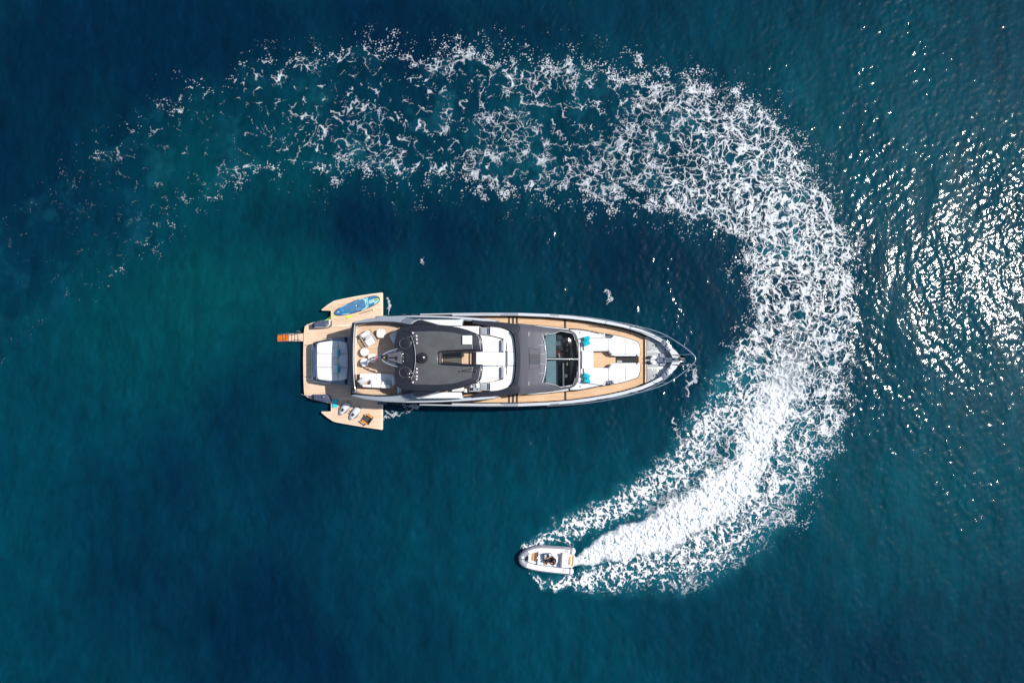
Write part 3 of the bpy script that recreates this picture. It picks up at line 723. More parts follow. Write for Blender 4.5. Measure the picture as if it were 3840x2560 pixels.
strip('tray_lip', pts(ZP, [(1990, 230), (2060, 280), (2060, 660), (1880, 900), (1640, 985), (800, 985), (440, 985)], 1.0), pts(ZP, [(1900, 250), (1915, 300), (1915, 640), (1800, 850), (1600, 945), (800, 950), (440, 960)], 1.0), .2, M_CREAM, mp)
strip('tray_glass', pts(ZP, [(250, 620), (250, 1060)], 1.0), pts(ZP, [(500, 520), (500, 980)], 1.0), .1, M_BLACK, mp)
strip('tray_glass', pts(ZG, [(368, 318), (366, 398)], 1.0), pts(ZG, [(415, 316), (415, 415)], 1.0), .1, M_BLACK, ms)
tube_obj('boarding_rail', [at(*ZG(162, 300), .95), at(*ZG(178, 322), .95), at(*ZG(245, 332), .95), at(*ZG(330, 338), .9), at(*ZG(372, 330), .85)], .022, M_CHROME, yacht)
tube_obj('stern_ring', [at(*ZF(745, 742), .6), at(*ZF(790, 730), .62)], .03, M_CHROME, yacht)
# ---- folding boarding ladder over the stern
ladder = tube_obj('boarding_ladder', pts(ZF, [(645, 905), (300, 912), (110, 935)], .30), .02, M_CHROME, yacht)
bm = bmesh.new()
add_tube(bm, pts(ZF, [(645, 905), (300, 910), (112, 932)], .24), .022); add_tube(bm, pts(ZF, [(645, 1062), (300, 1066), (112, 1072)], .24), .022)
finish(bm, 'stringer', M_CHROME, ladder, True)
M_STEPO = mat('wet_varnished_teak', (.62, .16, .015), .3, var=.35, scale=5, coat=.4)
M_STEPP = mat('pale_teak_tread', (.68, .50, .36), .55, var=.12, scale=6)
for (a, b, z, m) in ((108, 198, .10, M_STEPO), (206, 260, .14, M_STEPO), (270, 326, .18, M_STEPO), (333, 382, .24, M_STEPP), (392, 446, .29, M_STEPP), (456, 508, .34, M_STEPP), (520, 645, .40, M_STEPP)):
    y0, y1 = 905 + (645 - a) * .03, 1062 + (645 - a) * .012
    prism('tread', round_poly(pts(ZF, [(a, y0 + 6), (b, y0), (b, y1), (a, y1 + 2)], z), .04), z - .04, m, ladder, bevel=.01)
tube_obj('handrail', [at(*ZF(500, 855), .75), at(*ZF(575, 875), .45)], .018, M_CHROME, ladder)
tube_obj('handrail', pts(ZF, [(335, 915), (372, 935), (508, 918)], .46), .012, M_DARK, ladder); tube_obj('handrail', pts(ZF, [(390, 1050), (520, 1030), (575, 1055)], .48), .012, M_DARK, ladder)
# ---- sun pad over the garage
pad_out = round_poly(pts(ZA, [(402, 625), (420, 600), (600, 563), (790, 543), (900, 543), (900, 1037), (790, 1037), (560, 1022), (420, 998), (402, 975)], 1.45), .12)
pad_base = frustum('sunpad_base', pad_out, [Vector((p.x - (.12 if p.x < at(*ZA(450, 800), 1.4).x else 0), p.y, .5)) for p in pad_out], M_SLATE, yacht, .05)
pad_base.data.materials.clear(); pad_base.data.materials.append(mat('storm_grey_paint', (.20, .24, .29), .35, metal=.2, var=.05, coat=.3))
strip('pad_edge', catmull(pts(ZA, [(600, 570), (440, 602), (416, 640), (410, 800), (416, 965), (440, 992), (600, 1020)], 1.475), 5), catmull(pts(ZA, [(600, 584), (462, 612), (446, 640), (441, 800), (446, 960), (462, 980), (600, 1006)], 1.475), 5), .05, M_CHAR, pad_base)
strip('skylight', pts(ZA, [(416, 650), (412, 800), (416, 955)], 1.50), pts(ZA, [(438, 650), (434, 800), (438, 955)], 1.50), .03, mat('sky_glass', (.05, .08, .14), .05, coat=1.), pad_base)
padc = [[(480, 605), (600, 589), (671, 591), (671, 716), (454, 716), (454, 640), (460, 618)], [(675, 591), (735, 603), (757, 622), (768, 716), (675, 716)],
        [(454, 720), (671, 720), (671, 856), (453, 856)], [(675, 720), (769, 720), (769, 856), (675, 856)],
        [(453, 860), (671, 860), (671, 990), (600, 992), (480, 980), (460, 965)], [(675, 860), (768, 860), (758, 965), (735, 982), (675, 990)]]
for L in padc: prism('cushion', round_poly(pts(ZA, L, 1.60), .05), 1.44, M_CUSH, pad_base, bevel=.045, seg=3)
for v in (575, 1003):
    for dv in (-9, 9):
        p = at(*ZA(750, v + dv), 1.46); lathe('cup_holder', [(.0, .0), (.07, .0), (.10, .015), (.11, .0)], (p.x, p.y, 1.452), M_DARK, pad_base, 16)
# ---- upper structure: silver side wings, black coaming, aft rail
wingL = [(80, 190), (280, 140), (560, 102), (860, 88), (1150, 88), (1400, 95), (1700, 108), (2000, 130), (2190, 152), (2242, 172), (2200, 196), (2100, 190), (1720, 160), (1690, 240), (1380, 240), (1000, 235), (950, 236), (830, 208), (700, 192), (450, 186), (130, 216)]
inner_pts = None
for s in (1, -1):
    P = pts(ZB, wingL, Z_COAM); P = P if s > 0 else mir(P)
    low = [Vector((p.x, p.y, 2.1)) for p in P]
    w = frustum('side_wing', P, [Vector((p.x, p.y + (s * .05 if i < 10 else 0), 2.05)) for i, p in enumerate(P)], M_SILVER, yacht, .05)
    f = (lambda L, z: pts(ZB, L, z)) if s > 0 else (lambda L, z: mir(pts(ZB, L, z)))
    strip('wing_shoulder', catmull(f([(880, 96), (1150, 96), (1400, 102), (1700, 116), (2000, 138), (2190, 160)], 4.062), 3), catmull(f([(880, 106), (1150, 108), (1400, 116), (1700, 138), (2000, 168), (2190, 192)], 4.062), 3), .02, M_PALE, w)  # pale grey shoulder along the wing
    prism('window_recess', f([(870, 108), (1000, 112), (1500, 122), (1690, 140), (1650, 151), (1500, 150), (1080, 147), (1020, 150), (980, 168), (940, 150)], 4.068), 4.0, mat('shaded_glass', (.028, .045, .055), .08, coat=1.), w)  # recessed glass band, shade put into its flat dark colour
    prism('side_panel', f([(1095, 152), (1400, 152), (1655, 153), (1700, 146), (1722, 150), (1700, 165), (1690, 236), (1500, 236), (1390, 234)], 4.075), 4.0, M_GEL, w, bevel=.02)
    P2 = catmull(f([(780, 195), (795, 165), (830, 135), (870, 112)], 4.08), 4); P3 = catmull(f([(925, 218), (945, 190), (985, 165), (1010, 150)], 4.08), 4)
    strip('scoop', P2, P3, .06, mat('scoop_paint', (.20, .23, .27), .3, metal=.4, coat=.5), w)
    tube_obj('scoop_edge', catmull(f([(955, 212), (985, 180), (1040, 155), (1090, 148)], 4.10), 4), .03, M_PALE, w)
    tube_obj('scoop_edge', P2, .014, M_PALE, w)
    # black coaming along the aft cockpit
    strip('coaming', catmull(f([(95, 205), (280, 190), (450, 178), (620, 178), (780, 190), (960, 225), (1150, 238)], 4.14), 4), catmull(f([(135, 232), (300, 208), (450, 200), (620, 202), (780, 220), (920, 262), (1100, 270)], 4.14), 4), .75, M_BLACK, yacht)
    prism('hardtop_support', f([(962, 212), (990, 188), (1030, 166), (1085, 152), (1180, 174), (1290, 208), (1400, 244), (1200, 262), (1000, 252)], 5.30), 4.0, M_BLACK, yacht, bevel=.03)
    # dark hull shadow-line below the wing, a pale strake under it
    tube_obj('rubbing_strake', catmull(f([(1080, 74), (1400, 68), (1700, 64), (2000, 62), (2300, 64)], 3.05), 3), .045, M_PALE, yacht)
    for (a, b) in ((820, 880), (945, 1045), (1100, 1215)):
        box('hull_vent', (f([(a, 76)], 2.9)[0] + f([(b, 74)], 2.9)[0]) * .5, ((b - a) / 3.92 / 57, .03, .05), M_CHROME, hull)
strip('aft_rail', catmull(pts(ZH, [(105, 140), (80, 260), (60, 450), (50, 700), (50, 860), (58, 1060), (75, 1260), (98, 1440)], 4.12), 4), catmull(pts(ZH, [(150, 150), (138, 280), (124, 450), (116, 700), (116, 860), (124, 1060), (138, 1260), (158, 1440)], 4.12), 4), .95, M_BLACK, yacht)
tube_obj('rail_top', catmull(pts(ZH, [(150, 160), (136, 300), (125, 500), (120, 700), (120, 860), (126, 1060), (140, 1260), (158, 1430)], 4.16), 4), .020, M_STEEL, yacht)
strip('aft_sill', catmull(pts(ZH, [(160, 170), (150, 300), (140, 500), (134, 700), (134, 860), (138, 1100)], 3.62), 4), catmull(pts(ZH, [(205, 185), (196, 300), (188, 500), (182, 700), (182, 860), (188, 1100)], 3.62), 4), .3, M_CREAM, yacht)
for L in ([(150, 165), (185, 200), (245, 222), (180, 238)], [(95, 205), (40, 215), (70, 238), (92, 232)], [(105, 1425), (180, 1420), (255, 1408)]): tube_obj('rail_bracket', pts(ZH, L, 4.2), .018, M_CHROME, yacht)
tube_obj('rail_bracket', pts(ZH, [(150, 1330), (160, 1380), (178, 1410)], 4.2), .03, M_CHROME, yacht)
# ---- upper deck
fly_in = pts(ZB, [(128, 232), (450, 195), (700, 200), (1000, 240), (1690, 240), (1960, 250), (2150, 255), (2400, 300), (2510, 380), (2560, 560), (2575, 712)], Z_FLY)
FP = fly_in + mir(fly_in)[::-1] + pts(ZB, [(105, 1100), (98, 712), (105, 320)], Z_FLY)
fly = prism('upper_deck', [Vector((p.x, p.y, Z_FLY - .012)) for p in FP], Z_FLY - .3, M_CAULK, yacht)
planks('deck_planking', FP, 0., M_TEAK, fly)
# ---- steps and stair down from the upper deck
for (a, b, m) in ((1795, 1816, M_DARK), (1836, 1858, M_DARK)):
    q = pts(ZB, [(a, 625), (b, 625), (b, 815), (a, 815)], Z_FLY + .03); prism('step_gap', q, Z_FLY - .1, m, fly)
stair = prism('stair_hatch', pts(ZB, [(742, 1132), (800, 1140), (800, 1250), (742, 1250)], 3.75), 3.4, M_GEL, fly, bevel=.02)
prism('handle', pts(ZB, [(760, 1150), (768, 1150), (768, 1240), (760, 1240)], 3.78), 3.7, M_CHROME, stair)
box('deck_cleat', at(*ZB(655, 1248), 3.5), (.05, .12, .06), M_DARK, fly)
# ---- forward lounge on the upper deck
lounge_o = pts(ZC, [(152, 296), (230, 302), (310, 316), (385, 342), (440, 375), (480, 430), (500, 520), (512, 640), (520, 760)], 4.02)
LO = round_poly(lounge_o[:] + mir(lounge_o)[::-1], .02)
backL = pts(ZC, [(152, 296), (230, 302), (310, 316), (385, 342), (440, 375), (480, 430), (500, 520), (512, 640), (516, 662)], 4.05)
backI = pts(ZC, [(152, 418), (200, 428), (270, 446), (335, 466), (372, 490), (392, 530), (398, 590), (400, 640), (400, 662)], 4.05)
for s in (1, -1):
    g = (lambda P: P) if s > 0 else mir
    strip('lounge_backrest', catmull(g(backL), 4), catmull(g(backI), 4), .6, M_CUSH, yacht)
prism('lounge_backrest', round_poly(pts(ZC, [(402, 665), (518, 665), (524, 765), (518, 860), (402, 860)], 4.06), .04), 3.45, M_CUSH, yacht, bevel=.04, seg=3)
seatP = pts(ZC, [(-190, 430), (20, 418), (150, 432), (270, 462), (350, 488), (384, 520), (392, 600), (396, 660)], 3.84)
PP = [p for p in seatP]
port_seat = PP + pts(ZC, [(398, 664), (-190, 664)], 3.84)
prism('sunpad_cushion', round_poly(port_seat, .06), 3.45, M_CUSH, yacht, bevel=.05, seg=3)
prism('sunpad_cushion', round_poly(mir(port_seat)[::-1], .06), 3.45, M_CUSH, yacht, bevel=.05, seg=3)
prism('sunpad_cushion', round_poly(pts(ZC, [(-58, 668), (398, 668), (398, 862), (-58, 862)], 3.84), .04), 3.45, M_CUSH, yacht, bevel=.04, seg=3)
# side seats half under the hardtop, the helm, the cup-holder consoles
prism('side_seat', round_poly(pts(ZB, [(1500, 240), (1950, 246), (1958, 262), (1958, 420), (1500, 420)], 3.86), .05), 3.4, M_CUSH, yacht, bevel=.04, seg=3)
for s in (1, -1):
    g = (lambda L, z: pts(ZB, L, z)) if s > 0 else (lambda L, z: mir(pts(ZB, L, z)))
    c = prism('console', round_poly(g([(1966, 262), (2112, 262), (2112, 378), (1966, 372)], 4.02), .03), 3.4, M_GREY, yacht, bevel=.015)
    prism('cup_panel', g([(2066, 270), (2108, 272), (2108, 368), (2066, 366)], 4.035), 3.9, M_BLACK, c, bevel=.01)
    for k in range(4):
        p = g([(2087, 284 + 23 * k)], 4.04)[0]; lathe('cup_ring', [(.0, .0), (.03, .0), (.045, .012), (.05, .0)], (p.x, p.y, 4.036), M_CHROME, c, 12)
    prism('console_post', g([(1962, 254), (1980, 254), (1980, 400), (1962, 400)], 3.95), 3.4, M_PALE, c)
helm = prism('helm_station', round_poly(pts(ZB, [(1800, 1108), (1880, 1090), (1955, 1075), (1955, 1205), (1800, 1208)], 4.15), .03), 3.4, M_GREY, yacht, bevel=.02)
prism('instrument_panel', pts(ZB, [(1808, 1115), (1862, 1104), (1862, 1190), (1808, 1192)], 4.17), 4.1, M_BLACK, helm)
for (u, v) in ((1835, 1120), (1848, 1135), (1830, 1140)):
    p = at(*ZB(u, v), 4.18); lathe('gauge', [(.0, .0), (.035, .0), (.04, .01), (.0, .011)], (p.x, p.y, 4.17), M_GEL, helm, 12)
p = at(*ZB(1925, 1170), 4.2); lathe('throttle', [(.0, .0), (.05, .0), (.04, .05), (.0, .06)], (p.x, p.y, 4.15), M_DARK, helm, 12)
prism('helm_seat', round_poly(pts(ZB, [(1895, 1090), (1948, 1082), (1948, 1150), (1905, 1155)], 4.28), .05), 3.5, M_CUSH, yacht, bevel=.05, seg=3)
prism('side_seat', round_poly(pts(ZB, [(1545, 1165), (1720, 1110), (1724, 1200), (1545, 1204)], 3.85), .05), 3.4, M_CUSH, yacht, bevel=.04, seg=3)
p = at(*ZB(1750, 1192), 3.9); pillow('stool_seat', (p.x, p.y, 3.85), .24, .26, .16, M_CUSH, yacht)
lathe('stool_base', [(.0, .0), (.10, .0), (.03, .04), (.03, .38), (.0, .38)], (p.x, p.y, 3.4), M_CHROME, yacht, 12)
# ---- black coaming round the front of the upper cockpit, with a low dark screen
fc_o = [(-110, 192), (0, 205), (150, 212), (300, 226), (450, 242), (560, 262), (585, 300), (596, 420), (600, 560), (604, 700), (604, 765)]
fc_i = [(-110, 244), (0, 262), (100, 282), (200, 294), (310, 306), (400, 332), (455, 368), (494, 430), (512, 520), (524, 640), (530, 765)]
for s in (1, -1):
    g = (lambda L, z: pts(ZC, L, z)) if s > 0 else (lambda L, z: mir(pts(ZC, L, z)))
    strip('forward_coaming', catmull(g(fc_o, 4.12), 4), catmull(g(fc_i, 4.16), 4), .9, M_CHAR, yacht)
    strip('wind_screen', catmull(g([(470, 352), (530, 378), (565, 440), (584, 560), (592, 700), (592, 765)], 4.20), 4), catmull(g([(455, 368), (500, 430), (520, 540), (532, 680), (535, 765)], 4.34), 4), .02, mat('smoked_screen', (.012, .012, .014), .06, coat=1.), yacht)
    for (u, v) in ((528, 462), (536, 612), (540, 715)):
        p = g([(u, v)], 4.35)[0]; lathe('screen_stud', [(.0, .0), (.025, .0), (.02, .02), (.0, .022)], (p.x, p.y, 4.345), M_CHROME, yacht, 8)
# ---- coach roof and windscreen
CST = [(560, 527, 4.10), (600, 524, 4.12), (700, 508, 4.12), (800, 494, 4.10), (900, 480, 4.07), (960, 472, 4.04), (1050, 462, 3.94), (1150, 452, 3.83), (1230, 444, 3.74), (1300, 434, 3.66), (1350, 420, 3.60), (1390, 398, 3.55), (1420, 365, 3.51), (1440, 320, 3.48), (1452, 250, 3.46)]
CSX = [at(*ZC(c[0], 765), c[2]).x for c in CST]; CSW = [c[1] / 3.92 * (H - c[2]) / F for c in CST]; CSZ = [c[2] for c in CST]
def coach_z(x, y):
    w = np.interp(x, CSX, CSW); z = np.interp(x, CSX, CSZ)
    t = np.clip(np.abs(y - YC) / w, 0, 1)
    return z + .05 - .05 * t ** 2 - .16 * np.clip((t - .72) / .28, 0, 1) ** 2
def inside(P, x, y):
    c = np.zeros(x.shape, bool); n = len(P)
    for i in range(n):
        a, b = P[i], P[i - 1]
        t = ((a[1] > y) != (b[1] > y)) & (x < (b[0] - a[0]) * (y - a[1]) / (b[1] - a[1] + 1e-12) + a[0])
        c ^= t
    return c
gl_port = pts(ZC, [(945, 420), (1110, 388), (1150, 366), (1182, 356), (1300, 370), (1362, 386), (1388, 440), (1400, 490), (1432, 600), (1445, 700), (1447, 762), (978, 762), (968, 600), (955, 500)], 3.75)
gl_stb = mir(gl_port)
def coach():
    xs = np.concatenate([np.linspace(CSX[0], CSX[-1], 84)]); ts = np.linspace(-1, 1, 131)
    X = np.repeat(xs[:, None], len(ts), 1); W = np.interp(xs, CSX, CSW); Y = YC + W[:, None] * ts[None, :]
    Z = coach_z(X, Y)
    me_pts = np.stack([X, Y, Z], -1)
    bm = bmesh.new(); V = [[bm.verts.new(me_pts[i, j]) for j in range(len(ts))] for i in range(len(xs))]
    cx = (X[:-1, :-1] + X[1:, 1:]) / 2; cy = (Y[:-1, :-1] + Y[1:, 1:]) / 2
    hole = inside(gl_port, cx, cy) | inside(gl_stb, cx, cy)
    for i in range(len(xs) - 1):
        for j in range(len(ts) - 1):
            if not hole[i, j]: bm.faces.new((V[i][j], V[i + 1][j], V[i + 1][j + 1], V[i][j + 1]))
    # skirt down to the deck
    rim = [V[i][0] for i in range(len(xs))] + [V[-1][j] for j in range(1, len(ts))] + [V[i][-1] for i in range(len(xs) - 2, -1, -1)]
    low = [bm.verts.new((v.co.x + (.12 if v.co.x > CSX[-2] else .0), v.co.y + (.06 if v.co.y > YC else -.06), 2.25)) for v in rim]
    for k in range(len(rim) - 1): bm.faces.new((rim[k], low[k], low[k + 1], rim[k + 1]))
    return finish(bm, 'coach_roof', M_COACH, yacht, True, 35)
coach_o = coach()
def on_coach(P, dz=.0): return [Vector((p.x, p.y, float(coach_z(p.x, p.y)) + dz)) for p in P]
def glass_sheet(P, name, m, dz):
    x0, x1 = min(p.x for p in P), max(p.x for p in P); y0, y1 = min(p.y for p in P), max(p.y for p in P)
    X, Y = np.meshgrid(np.linspace(x0 - .03, x1 + .03, 54), np.linspace(y0 - .03, y1 + .03, 44), indexing='ij')
    Q = [p + (p - Vector(((x0 + x1) / 2, (y0 + y1) / 2, p.z))).normalized() * .02 for p in P]
    keep = inside(Q, X, Y)
    return link(name, grid_mesh(name, X, Y, coach_z(X, Y) + dz, keep), m, yacht)
for P in (gl_port, gl_stb):
    gp = glass_sheet(P, 'windscreen', M_GLASS, .004)
    tube_obj('glass_trim', on_coach(resample(round_poly(P, .06) + [round_poly(P, .06)[0]], 120), .012), .034, M_CHAR, gp, 6)
    tube_obj('glass_bead', on_coach(resample([P[0], P[1], P[2], P[3], P[5], P[6], P[7]], 40), .035), .014, M_STEEL, gp, 8)
tube_obj('centre_post', on_coach(resample(pts(ZC, [(975, 767), (1448, 767)], 3.8), 30), .035), .018, M_STEEL, coach_o, 8)
ridge = on_coach(catmull(pts(ZC, [(915, 425), (945, 520), (962, 640), (968, 765), (962, 890), (945, 1010), (912, 1105)], 4.0), 5), .035)
tube_obj('glass_header', ridge, .035, M_PALE, coach_o, 6)
for (u, v) in ((928, 560), (955, 690), (955, 845), (935, 980)):
    q = on_coach(pts(ZC, [(u - 70, v + (4 if v > 765 else 8) * (1 if v < 765 else -1)), (u + 20, v)], 4.0), .02); tube_obj('panel_joint', q, .014, M_PALE, coach_o, 5)
hp = on_coach(pts(ZC, [(722, 605), (872, 632), (876, 765), (872, 898), (722, 925)], 4.1), .012)
hatch = frustum('roof_hatch', hp, [p - Vector((0, 0, .05)) for p in hp], M_COACH, coach_o)
bm = bmesh.new(); add_tube(bm, [p + Vector((0, 0, .006)) for p in hp] + [hp[0] + Vector((0, 0, .006))], .010, 5, False); finish(bm, 'hatch_seal', M_DARK, hatch)
hp2 = on_coach(pts(ZC, [(726, 698), (870, 698), (872, 845), (726, 845)], 4.1), .022); frustum('hatch_lens', hp2, [p - Vector((0, 0, .03)) for p in hp2], mat('grey_lens', (.075, .08, .085), .25, coat=.4), hatch)
for (u, v) in ((718, 405), (718, 1125)):
    tube_obj('grab_bar', on_coach(pts(ZC, [(u, v - 28), (u, v + 28)], 4.1), .04), .013, M_STEEL, coach_o, 6)
for v in (560, 985):   # wipers
    sgn = 1 if v < 765 else -1
    tube_obj('wiper', on_coach(pts(ZC, [(1395, 765 - sgn * 330), (1412, 765 - sgn * 270), (1425, 765 - sgn * 60)], 3.6), .05), .016, M_DARK, coach_o, 6)
    tube_obj('wiper', on_coach(pts(ZC, [(1400, 765 - sgn * 285), (1426, 765 - sgn * 262), (1430, 765 - sgn * 130)], 3.6), .06), .012, M_DARK, coach_o, 6)
# cabin seen through the windscreen
cab = prism('cabin_floor', pts(ZC, [(930, 360), (1440, 360), (1440, 1170), (930, 1170)], 2.55), 2.3, mat('dark_carpet', (.055, .070, .095), .9), yacht)
for s in (1, -1):
    g = (lambda L, z: pts(ZC, L, z)) if s > 0 else (lambda L, z: mir(pts(ZC, L, z)))
    prism('pale_panel', g([(965, 400), (1118, 400), (1118, 745), (985, 745)], 3.60), 3.5, mat('pale_aqua', (.55, .74, .77), .6), cab)  # pale aqua panel under the aft part of each pane
    prism('dashboard', g([(1330, 420), (1425, 480), (1440, 745), (1330, 745)], 3.20), 2.7, mat('dash_leather', (.040, .055, .085), .5), cab)
con = prism('helm_console', pts(ZC, [(1125, 410), (1210, 410), (1210, 640), (1125, 640)], 2.95), 2.5, mat('slate_leather', (.06, .075, .085), .5), cab)
for (u, v, a, b, c) in ((1160, 450, .25, .28, (.13, .16, .17)), (1150, 540, .30, .30, (.28, .36, .36)), (1230, 500, .2, .22, (.05, .06, .06)), (1165, 605, .3, .12, (.10, .11, .11)), (1280, 480, .12, .2, (.09, .11, .13)), (1280, 560, .12, .2, (.09, .11, .13)), (1280, 640, .12, .14, (.09, .11, .13))):
    p = at(*ZC(u, v), 3.0); box('instrument', (p.x, p.y, 3.0), (a, b, .1), mat('instrument_%d_%d' % (u, v), c, .4), con)
p = at(*ZC(1150, 690), 3.0); box('folded_cloth', (p.x, p.y, 2.75), (.32, .40, .3), mat('red_cloth', (.40, .05, .04), .9), cab, bevel=.05)
p = at(*ZC(1165, 715), 3.0); box('folded_cloth', (p.x, p.y, 2.95), (.10, .30, .06), M_CUSH, cab, bevel=.02, rz=.2)
prism('counter', mir(pts(ZC, [(1214, 370), (1236, 370), (1236, 720), (1214, 720)], 2.95))[::-1], 2.55, mat('pale_counter', (.42, .50, .52), .5), cab)
p = at(*ZC(1290, 840), 2.9); lathe('lamp_shade', [(.0, .12), (.11, .12), (.13, .0), (.0, .0)], (p.x, p.y, 2.85), mat('straw_shade', (.62, .60, .36), .8), cab, 16)
p = at(*ZC(1262, 1015), 2.9); lathe('table_lamp', [(.0, .14), (.07, .12), (.13, .04), (.13, .0), (.0, .0)], (p.x, p.y, 2.85), mat('milk_glass', (.38, .45, .46), .4), cab, 16)
# ---- foredeck lounge
fl_half = [(-10, 330), (100, 334), (180, 346), (400, 390), (520, 402), (640, 420), (760, 445), (850, 470), (940, 500), (985, 522), (1000, 560), (1012, 620), (1014, 722)]
hole_h = [(1000, 724), (665, 724), (600, 712), (545, 652), (330, 652)]
def fl_poly(z, grow=0.):
    a = pts(ZD, fl_half, z); b = pts(ZD, hole_h, z)
    if grow: a = [p + Vector((grow if p.x > a[8].x else 0, grow, 0)) for p in a]
    return a + b + mir(b)[::-1] + mir(a)[::-1]
lb = prism('lounge_plinth', fl_poly(2.74, .035), 2.29, M_BLACK, yacht)
lg = prism('lounge_moulding', fl_poly(2.80), 2.5, M_GEL, yacht, bevel=.012)
prism('step_mat', round_poly(pts(ZD, [(670, 728), (1000, 728), (1000, 828), (670, 828)], Z_DECK + .06), .02), Z_DECK, mat('black_mat', (.022, .022, .024), .8, var=.3, scale=4), yacht)
prism('mat_patch', pts(ZD, [(680, 788), (755, 788), (755, 820), (680, 820)], Z_DECK + .068), Z_DECK + .05, M_GREY, yacht)
cu = [[(192, 468), (540, 466), (546, 500), (546, 640), (192, 640)], [(550, 470), (640, 458), (720, 462), (795, 474), (795, 697), (606, 697), (552, 640)], [(801, 474), (880, 494), (950, 520), (976, 530), (992, 575), (1000, 625), (1003, 697), (801, 697)],
      [(430, 402), (505, 420), (508, 458), (200, 462), (195, 440), (300, 420)]]
for L in cu:
    top = 2.93 if L is not cu[3] else 3.0
    for s in (1, -1):
        P = pts(ZD, L, top); P = P if s > 0 else mir(P)[::-1]
        prism('cushion', round_poly(P, .05), 2.75, M_CUSH, lg, bevel=.045, seg=3)
prism('cushion', round_poly(pts(ZD, [(165, 644), (328, 648), (328, 910), (165, 908)], 2.93), .05), 2.75, M_CUSH, lg, bevel=.045, seg=3)
for s in (1, -1):
    g = (lambda L, z: pts(ZD, L, z)) if s > 0 else (lambda L, z: mir(pts(ZD, L, z)))
    tube_obj('trim_line', catmull(g([(0, 322), (150, 330), (260, 346), (380, 372), (450, 396), (488, 420), (496, 446), (440, 446)], 2.99), 4), .018, M_DARK, lg, 6)
    cp = prism('cup_panel', g([(512, 402), (560, 408), (640, 424), (598, 460), (516, 458)], 2.86), 2.7, M_BLACK, lg, bevel=.01)
    for u in (530, 556, 583):
        p = g([(u, 436)], 2.87)[0]; lathe('cup_ring', [(.0, .0), (.035, .0), (.05, .012), (.055, .0)], (p.x, p.y, 2.862), M_CHROME, cp, 12)
    p = g([(136, 380)], 2.82)[0]; lathe('deck_light', [(.0, .02), (.05, .02), (.06, .0)], (p.x, p.y, 2.802), M_CHROME, lg, 12)
    box('rail_foot', g([(980, 714)], 2.88)[0], (.03, .10, .12), M_DARK, lg)
tube_obj('backrest_rail', catmull(pts(ZD, [(262, 1118), (215, 1114), (175, 1100), (160, 1085), (148, 960), (140, 800), (140, 700), (150, 560), (160, 480), (185, 455)], 3.12), 4), .022, M_DARK, yacht)
for v in (480, 522, 1028, 1085): box('rail_clip', at(*ZD(156, v), 3.12), (.10, .05, .05), M_DARK, yacht)
# white strake at the foot of the coach
for s in (1, -1):
    g = (lambda L, z: pts(ZC, L, z)) if s > 0 else (lambda L, z: mir(pts(ZC, L, z)))
    strip('coach_strake', catmull(g([(690, 262), (900, 280), (1150, 308), (1235, 316), (1330, 330)], 2.62), 3), catmull(g([(690, 276), (900, 294), (1150, 322), (1235, 336), (1330, 350)], 2.62), 3), .25, M_GEL, yacht)
    tube_obj('coach_seam', catmull(g([(600, 258), (900, 276), (1150, 303), (1330, 325)], 2.62), 3), .02, M_DARK, yacht, 6)
